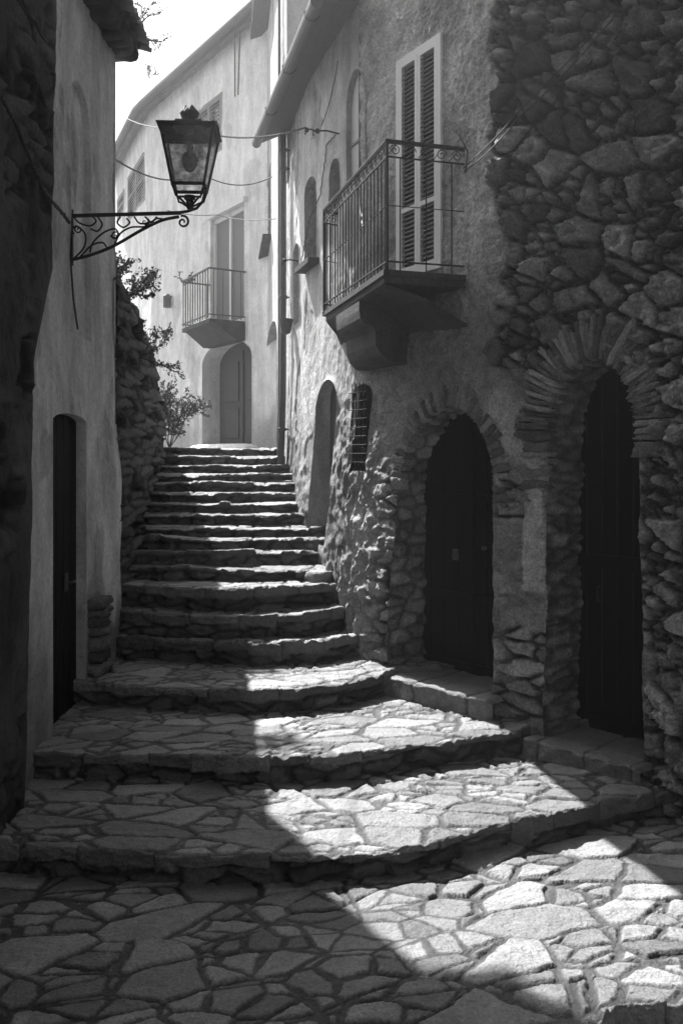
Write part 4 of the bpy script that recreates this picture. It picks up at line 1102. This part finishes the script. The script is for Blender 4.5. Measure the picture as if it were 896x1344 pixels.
mb = MB(); mb.bar(Q(93, 275), Q(93, 348), .035, .03, up=(0, 1, 0)); mb.build('wall_plate', M['iron'], lamp)
# lantern body: tapered square cage
LC = Q(249, 205, .0); ang = math.radians(3); ca, sa = math.cos(ang), math.sin(ang)
def LP(u, v, z): return LC+Vector((ca*u-sa*v, sa*u+ca*v, z))
zt = (205-174)/F*DL; zbt = (205-246)/F*DL; ht, hb_ = .205, .122
def ringpts(hw, z): return [LP(-hw, -hw, z), LP(hw, -hw, z), LP(hw, hw, z), LP(-hw, hw, z)]
rt, rb = ringpts(ht, zt), ringpts(hb_, zbt)
mb = MB()
for i in range(4):
    mb.bar(rt[i], rt[(i+1) % 4], .026, .03); mb.bar(rb[i], rb[(i+1) % 4], .022, .022); mb.bar(rb[i], rt[i], .02, .02)
cage = mb.build('lantern_frame', M['iron'], lamp)
for i in range(4):
    g_ = MB(); A, B, C_, D = rb[i], rb[(i+1) % 4], rt[(i+1) % 4], rt[i]; cen = (A+B+C_+D)/4
    inn = (LC-cen).normalized()*.004
    g_.hexa([x*1.0 for x in (A+inn, B+inn, C_+inn, D+inn)]+[x for x in (A, B, C_, D)]); g_.build('glass_pane', M['glass'], cage)
mb = MB(); r1_ = ringpts(ht+.03, zt+.012); r2_ = ringpts(.1, zt+.04); mb.hexa(r1_+r2_); mb.hexa(ringpts(.115, zt+.04)+ringpts(.1, zt+.075)); roof_ = mb.build('lantern_roof', M['iron'], lamp)
# finial: upright leaves
mb = MB()
for k in range(4):
    t = k*PI/2+.6; dv = Vector((math.cos(t), math.sin(t), 0)); b = LC+U*(zt+.085)
    pd = Vector((-dv.y, dv.x, 0)); L_ = []
    for j, (o_, z_, w_) in enumerate([(.0, 0, .012), (.045, .03, .036), (.06, .07, .038), (.045, .1, .022), (.03, .125, .003)]): L_.append((b+dv*o_+U*z_, w_))
    vs = []
    for (p_, w_) in L_: vs += [p_-pd*w_+dv*.008, p_-dv*.006, p_+pd*w_+dv*.008, p_+dv*.014]
    fs = []
    for j in range(4):
        for q in range(4): fs.append((j*4+q, j*4+(q+1) % 4, (j+1)*4+(q+1) % 4, (j+1)*4+q))
    mb.add(vs, fs)
mb.build('finial', M['iron'], roof_)
# cradle below the cage and lamp fitting inside
mb = MB()
for i in range(4):
    a0 = rb[i]; c0 = LP(0, 0, zbt-.13); pts = [a0, a0.lerp(c0, .2)-U*.06, a0.lerp(c0, .45)-U*.045, c0-U*.03]; mb.tube(pts, .009, 6)
mb.bar(LP(-.09, 0, zbt-.07), LP(.09, 0, zbt-.07), .014, .014); mb.lathe(LP(0, 0, zbt-.1), [(.02, -.07), (.03, -.05), (.03, 0), (.045, .01), (.045, .035), (.02, .04)], 14)
mb.build('cradle', M['iron'], cage)
mb = MB(); mb.lathe(LP(0, 0, zbt+.19), [(.0, -.07), (.035, -.055), (.06, -.01), (.065, .04), (.045, .08), (.025, .1), (.025, .17)], 20); mb.build('bulb', M['curtain'], cage, True)

# ------------------------------------------------------------------ cables
def cable(pts, label, r=.008, sag=0., n=24, grp=None, jit=0):
    mb = MB(); out = []; rr = random.Random(len(label))
    for i in range(len(pts)-1):
        a_, b_ = Vector(pts[i]), Vector(pts[i+1])
        for k in range(n):
            t = k/n; out.append(a_.lerp(b_, t)-U*sag*4*t*(1-t)+Vector((rr.uniform(-1, 1), rr.uniform(-1, 1), rr.uniform(-1, 1)))*jit)
    out.append(Vector(pts[-1])); mb.tube(out, r, 6); return tag(mb.build('cable', M['cable'], None), label, 'cable', grp or 'cables strung across the alley and along the walls')
def RP(px, py, off=.02): s_, z_ = R.pix(px, py); return R.at(s_, z_, off)
def FP(px, py, off=.02): s_, z_ = FH.pix(px, py); return FH.at(s_, z_, off)
cable([FP(172, 151, .3), P(249, 168, 12.), RP(412, 168, .1)], 'upper overhead cable passing behind the lantern from roof to pale wall', .011, .12)
cable([P(150, 208, 8.62), P(262, 226, 13), RP(366, 232, .1)], 'middle overhead cable from the white house to the drainpipe', .009, .15)
cable([FP(222, 276, .05), FP(300, 284, .25), RP(366, 287, .05)], 'lowest thin cable above the far balcony window', .008, .05)
cable([RP(660, 203), RP(700, 165), RP(745, 110), RP(792, 58), RP(830, 20)], 'uppermost knotted cable crossing the rubble wall right of the balcony', .007, .05, jit=.006)
cable([RP(615, 222, .06), RP(700, 150, .16), RP(820, 20, .14)], 'straight taut cable slanting up the rubble wall from the balcony end', .005, .02)
cable([RP(617, 226, .06), RP(700, 160, .17), RP(826, 26, .15)], 'lower twin of the taut cable slanting over the rubble wall', .005, .03)
cable([RP(612, 178, .08), RP(620, 200, .05), RP(617, 228, .05)], 'short cable hanging beside the near end of the balcony rail', .006, 0)
cable([RP(447, 176, .05), RP(432, 190, .03), RP(424, 255, .03), RP(410, 285, .03), RP(398, 345, .03)], 'thin cable clipped down the pale wall from its bracket', .006, 0, jit=.006)
cable([RP(447, 80, .03), RP(437, 130, .03), RP(425, 165, .03)], 'short slack cable high on the pale wall under the eave', .006, .02)
def DP(px, py, x=-1.96): d = -x*F/(CX-px); return Vector((x, d, (HY-py)/F*d))
cable([DP(2, 128), DP(20, 160), DP(38, 205), DP(58, 250), DP(72, 268, -2.0), DP(84, 282, -2.07), DP(91, 292, -2.08)], 'old thick cable drooping along the dark left wall to the lantern bracket', .012, .0, jit=.004)
cable([DP(93, 345, -2.1), DP(96, 390, -2.1), DP(102, 432, -2.1)], 'short cable end hanging below the lantern bracket', .008, 0)
cable([DP(30, 0), DP(45, 25), DP(62, 55)], 'short cable at the very top of the dark left wall', .01, .02)
# loose poles against the far house, top right
cable([FP(330, 45, .35), FP(324, 130, .25)], 'left of two thin poles leaning under the far roof corner', .014)
cable([FP(337, 48, .35), FP(328, 128, .25)], 'right of two thin poles leaning under the far roof corner', .014)

# ------------------------------------------------------------------ foliage
def leaves(name, parent, centers, n, size, seed, droop=.3):
    rr = np.random.default_rng(seed); V = []; Fc = []; T = []
    cs = np.array([c[:3] for c in centers]); rs = np.array([c[3] for c in centers]); w = rs**2; w /= w.sum()
    idx = rr.choice(len(cs), n, p=w); g = rr.normal(size=(n, 3)); g /= np.linalg.norm(g, axis=1)[:, None]
    rad = rr.random(n)**.45; pos = cs[idx]+g*rad[:, None]*rs[idx][:, None]*np.array([1, 1, .9])
    for i in range(n):
        a_ = Vector(rr.normal(size=3)).normalized(); b_ = a_.cross(Vector(rr.normal(size=3))).normalized(); s_ = size*rr.uniform(.6, 1.4)
        p = Vector(pos[i]); c_ = a_.cross(b_)*s_*.15
        b0 = len(V); V += [p-a_*s_, p+b_*s_*.45+c_, p+a_*s_, p-b_*s_*.45+c_]; Fc.append((b0, b0+1, b0+2, b0+3)); T += [float(rr.uniform(.6, 1.6))]*4
    me = bpy.data.meshes.new(name); me.from_pydata([tuple(v) for v in V], [], Fc); me.update()
    at = me.attributes.new('tone', 'FLOAT', 'POINT'); at.data.foreach_set('value', T); return link(me, name, M['leaf'], parent)
def sprig(mb, p, d, L, rr, depth, tips):
    pts = [Vector(p)]; d = Vector(d).normalized()
    for k in range(5):
        d = (d+Vector((rr.uniform(-.3, .3), rr.uniform(-.3, .3), rr.uniform(-.25, .25)))).normalized(); pts.append(pts[-1]+d*L/5)
        if k >= 1: tips.append(tuple(pts[-1])+(L*.16,))
        if depth and k in (1, 2, 3): sprig(mb, pts[-1], d+Vector((rr.uniform(-1, 1), rr.uniform(-1, 1), rr.uniform(-.5, .9))), L*.55, rr, depth-1, tips)
    r0 = .002+.004*depth; mb.tube(pts, [r0*(1-.12*k) for k in range(6)], 5)
def plant(name, label, base, dirs, L, n, size, seed, depth=2):
    t = thing(name, label, 'plant', 'plants growing on the walls and roofs'); rr = random.Random(seed); mb = MB(); tips = []
    for d in dirs: sprig(mb, base, d, L, rr, depth, tips)
    mb.build('stem', M['bark'], t); leaves('foliage', t, tips, n, size, seed); return t
gt1 = gwS.at(.75, 1.55, -.15)
plant('climbing_shrub', 'leafy shrub spreading over the top of the dry stone wall under the lantern', gt1, [(.3, .2, 1), (.6, .3, .7), (-.4, 0, 1), (.1, -.1, 1), (.8, .2, .3)], .45, 1900, .022, 4)
plant('trailing_plant', 'sparse trailing twigs hanging off the right face of the dry stone wall', gwS.at(1.5, 1.1, .0), [(.9, .0, .3), (.8, -.2, -.4), (.5, .1, .8)], .4, 600, .02, 5)
bb = P(222, 588, 14.6)
plant('leafy_bush', 'dark leafy bush against the white house at the top left of the steps', bb, [(.2, 0, 1), (-.4, 0, 1), (.5, .1, .7), (-.1, -.3, 1), (.0, .2, 1.2)], .75, 2600, .028, 6)
plant('leafy_bush', 'small bush growing behind the end of the dry stone wall', P(207, 560, 13.6), [(.1, 0, 1), (-.3, 0, 1), (.3, .1, .8)], .5, 900, .026, 8)
plant('roof_weed', 'wispy weed growing from the tiled eave of the white house', Vector((-2.0, 8.75, LZ+.1)), [(.6, .3, .6), (.4, .2, 1), (.8, .1, .0)], .3, 420, .014, 7)
plant('roof_weed', 'small weed rooted in the gutter of the far house', FP(215, 107, .35), [(0, 0, 1), (.5, 0, .6), (-.4, 0, .7)], .25, 260, .02, 9)
plant('potted_greenery', 'tuft of greenery on the far balcony rail corner', oB_+U*.86+nf*-.05, [(.5, -.2, .3), (-.3, 0, .4), (.2, 0, .2)], .22, 220, .025, 10)

# ------------------------------------------------------------------ haze, sky, sun, camera
AZ = (-.5, .866); EL = 50
def build_haze(dens):
    m = bpy.data.materials.new('haze'); m.use_nodes = True; t = m.node_tree; t.nodes.clear()
    o = nd(t, 'ShaderNodeOutputMaterial'); v = nd(t, 'ShaderNodeVolumePrincipled'); v.inputs['Color'].default_value = (.96, .96, .96, 1); v.inputs['Density'].default_value = dens; v.inputs['Anisotropy'].default_value = .75
    t.links.new(v.outputs[0], o.inputs['Volume'])
    mb = MB(); g2 = 61; mb.hexa([Vector(p) for p in ((-g2, -g2, -3.8), (g2, -g2, -3.8), (g2, g2, -3.8), (-g2, g2, -3.8), (-g2, -g2, 9.9), (g2, -g2, 9.9), (g2, g2, 9.9), (-g2, g2, 9.9))])
    h = mb.build('haze', m); h['kind'] = 'stuff'
build_haze(.0028)
W = bpy.data.worlds.new('World'); SC.world = W; W.use_nodes = True; t = W.node_tree
bg = t.nodes['Background']; sky = nd(t, 'ShaderNodeTexSky'); sky.sky_type = 'NISHITA'; sky.sun_disc = False
az = math.atan2(AZ[0], AZ[1])       # from +Y towards +X
sky.sun_elevation = math.radians(EL); sky.sun_rotation = az; sky.air_density = 1.; sky.dust_density = 3.
bw = nd(t, 'ShaderNodeRGBToBW'); t.links.new(sky.outputs[0], bw.inputs[0]); t.links.new(bw.outputs[0], bg.inputs['Color']); bg.inputs['Strength'].default_value = .09
sun = bpy.data.lights.new('sun', 'SUN'); sun.energy = 4.5; sun.angle = math.radians(.7); sun.color = (1, 1, 1)
so = bpy.data.objects.new('sun', sun); COL.objects.link(so)
hv = math.hypot(*AZ); tosun = Vector((AZ[0]/hv*math.cos(math.radians(EL)), AZ[1]/hv*math.cos(math.radians(EL)), math.sin(math.radians(EL))))
so.rotation_euler = tosun.to_track_quat('Z', 'Y').to_euler()
cam = bpy.data.cameras.new('camera'); co_ = bpy.data.objects.new('camera', cam); COL.objects.link(co_); SC.camera = co_
cam.sensor_fit = 'HORIZONTAL'; cam.sensor_width = 36; cam.lens = 36*F/896; cam.shift_y = -72/896; cam.shift_x = 0
co_.location = (0, 0, 0); co_.rotation_euler = (PI/2, 0, 0); cam.clip_end = 500; cam.clip_start = .05
vs_ = SC.view_settings; vs_.view_transform = 'Standard'; vs_.look = 'None'; vs_.gamma = 1; vs_.use_curve_mapping = False; vs_.exposure = 1.55
SC.cycles.use_denoising = True
SC.cycles.max_bounces = 8; SC.cycles.diffuse_bounces = 4; SC.cycles.volume_bounces = 1; SC.cycles.transparent_max_bounces = 12
SC.cycles.volume_step_rate = 4
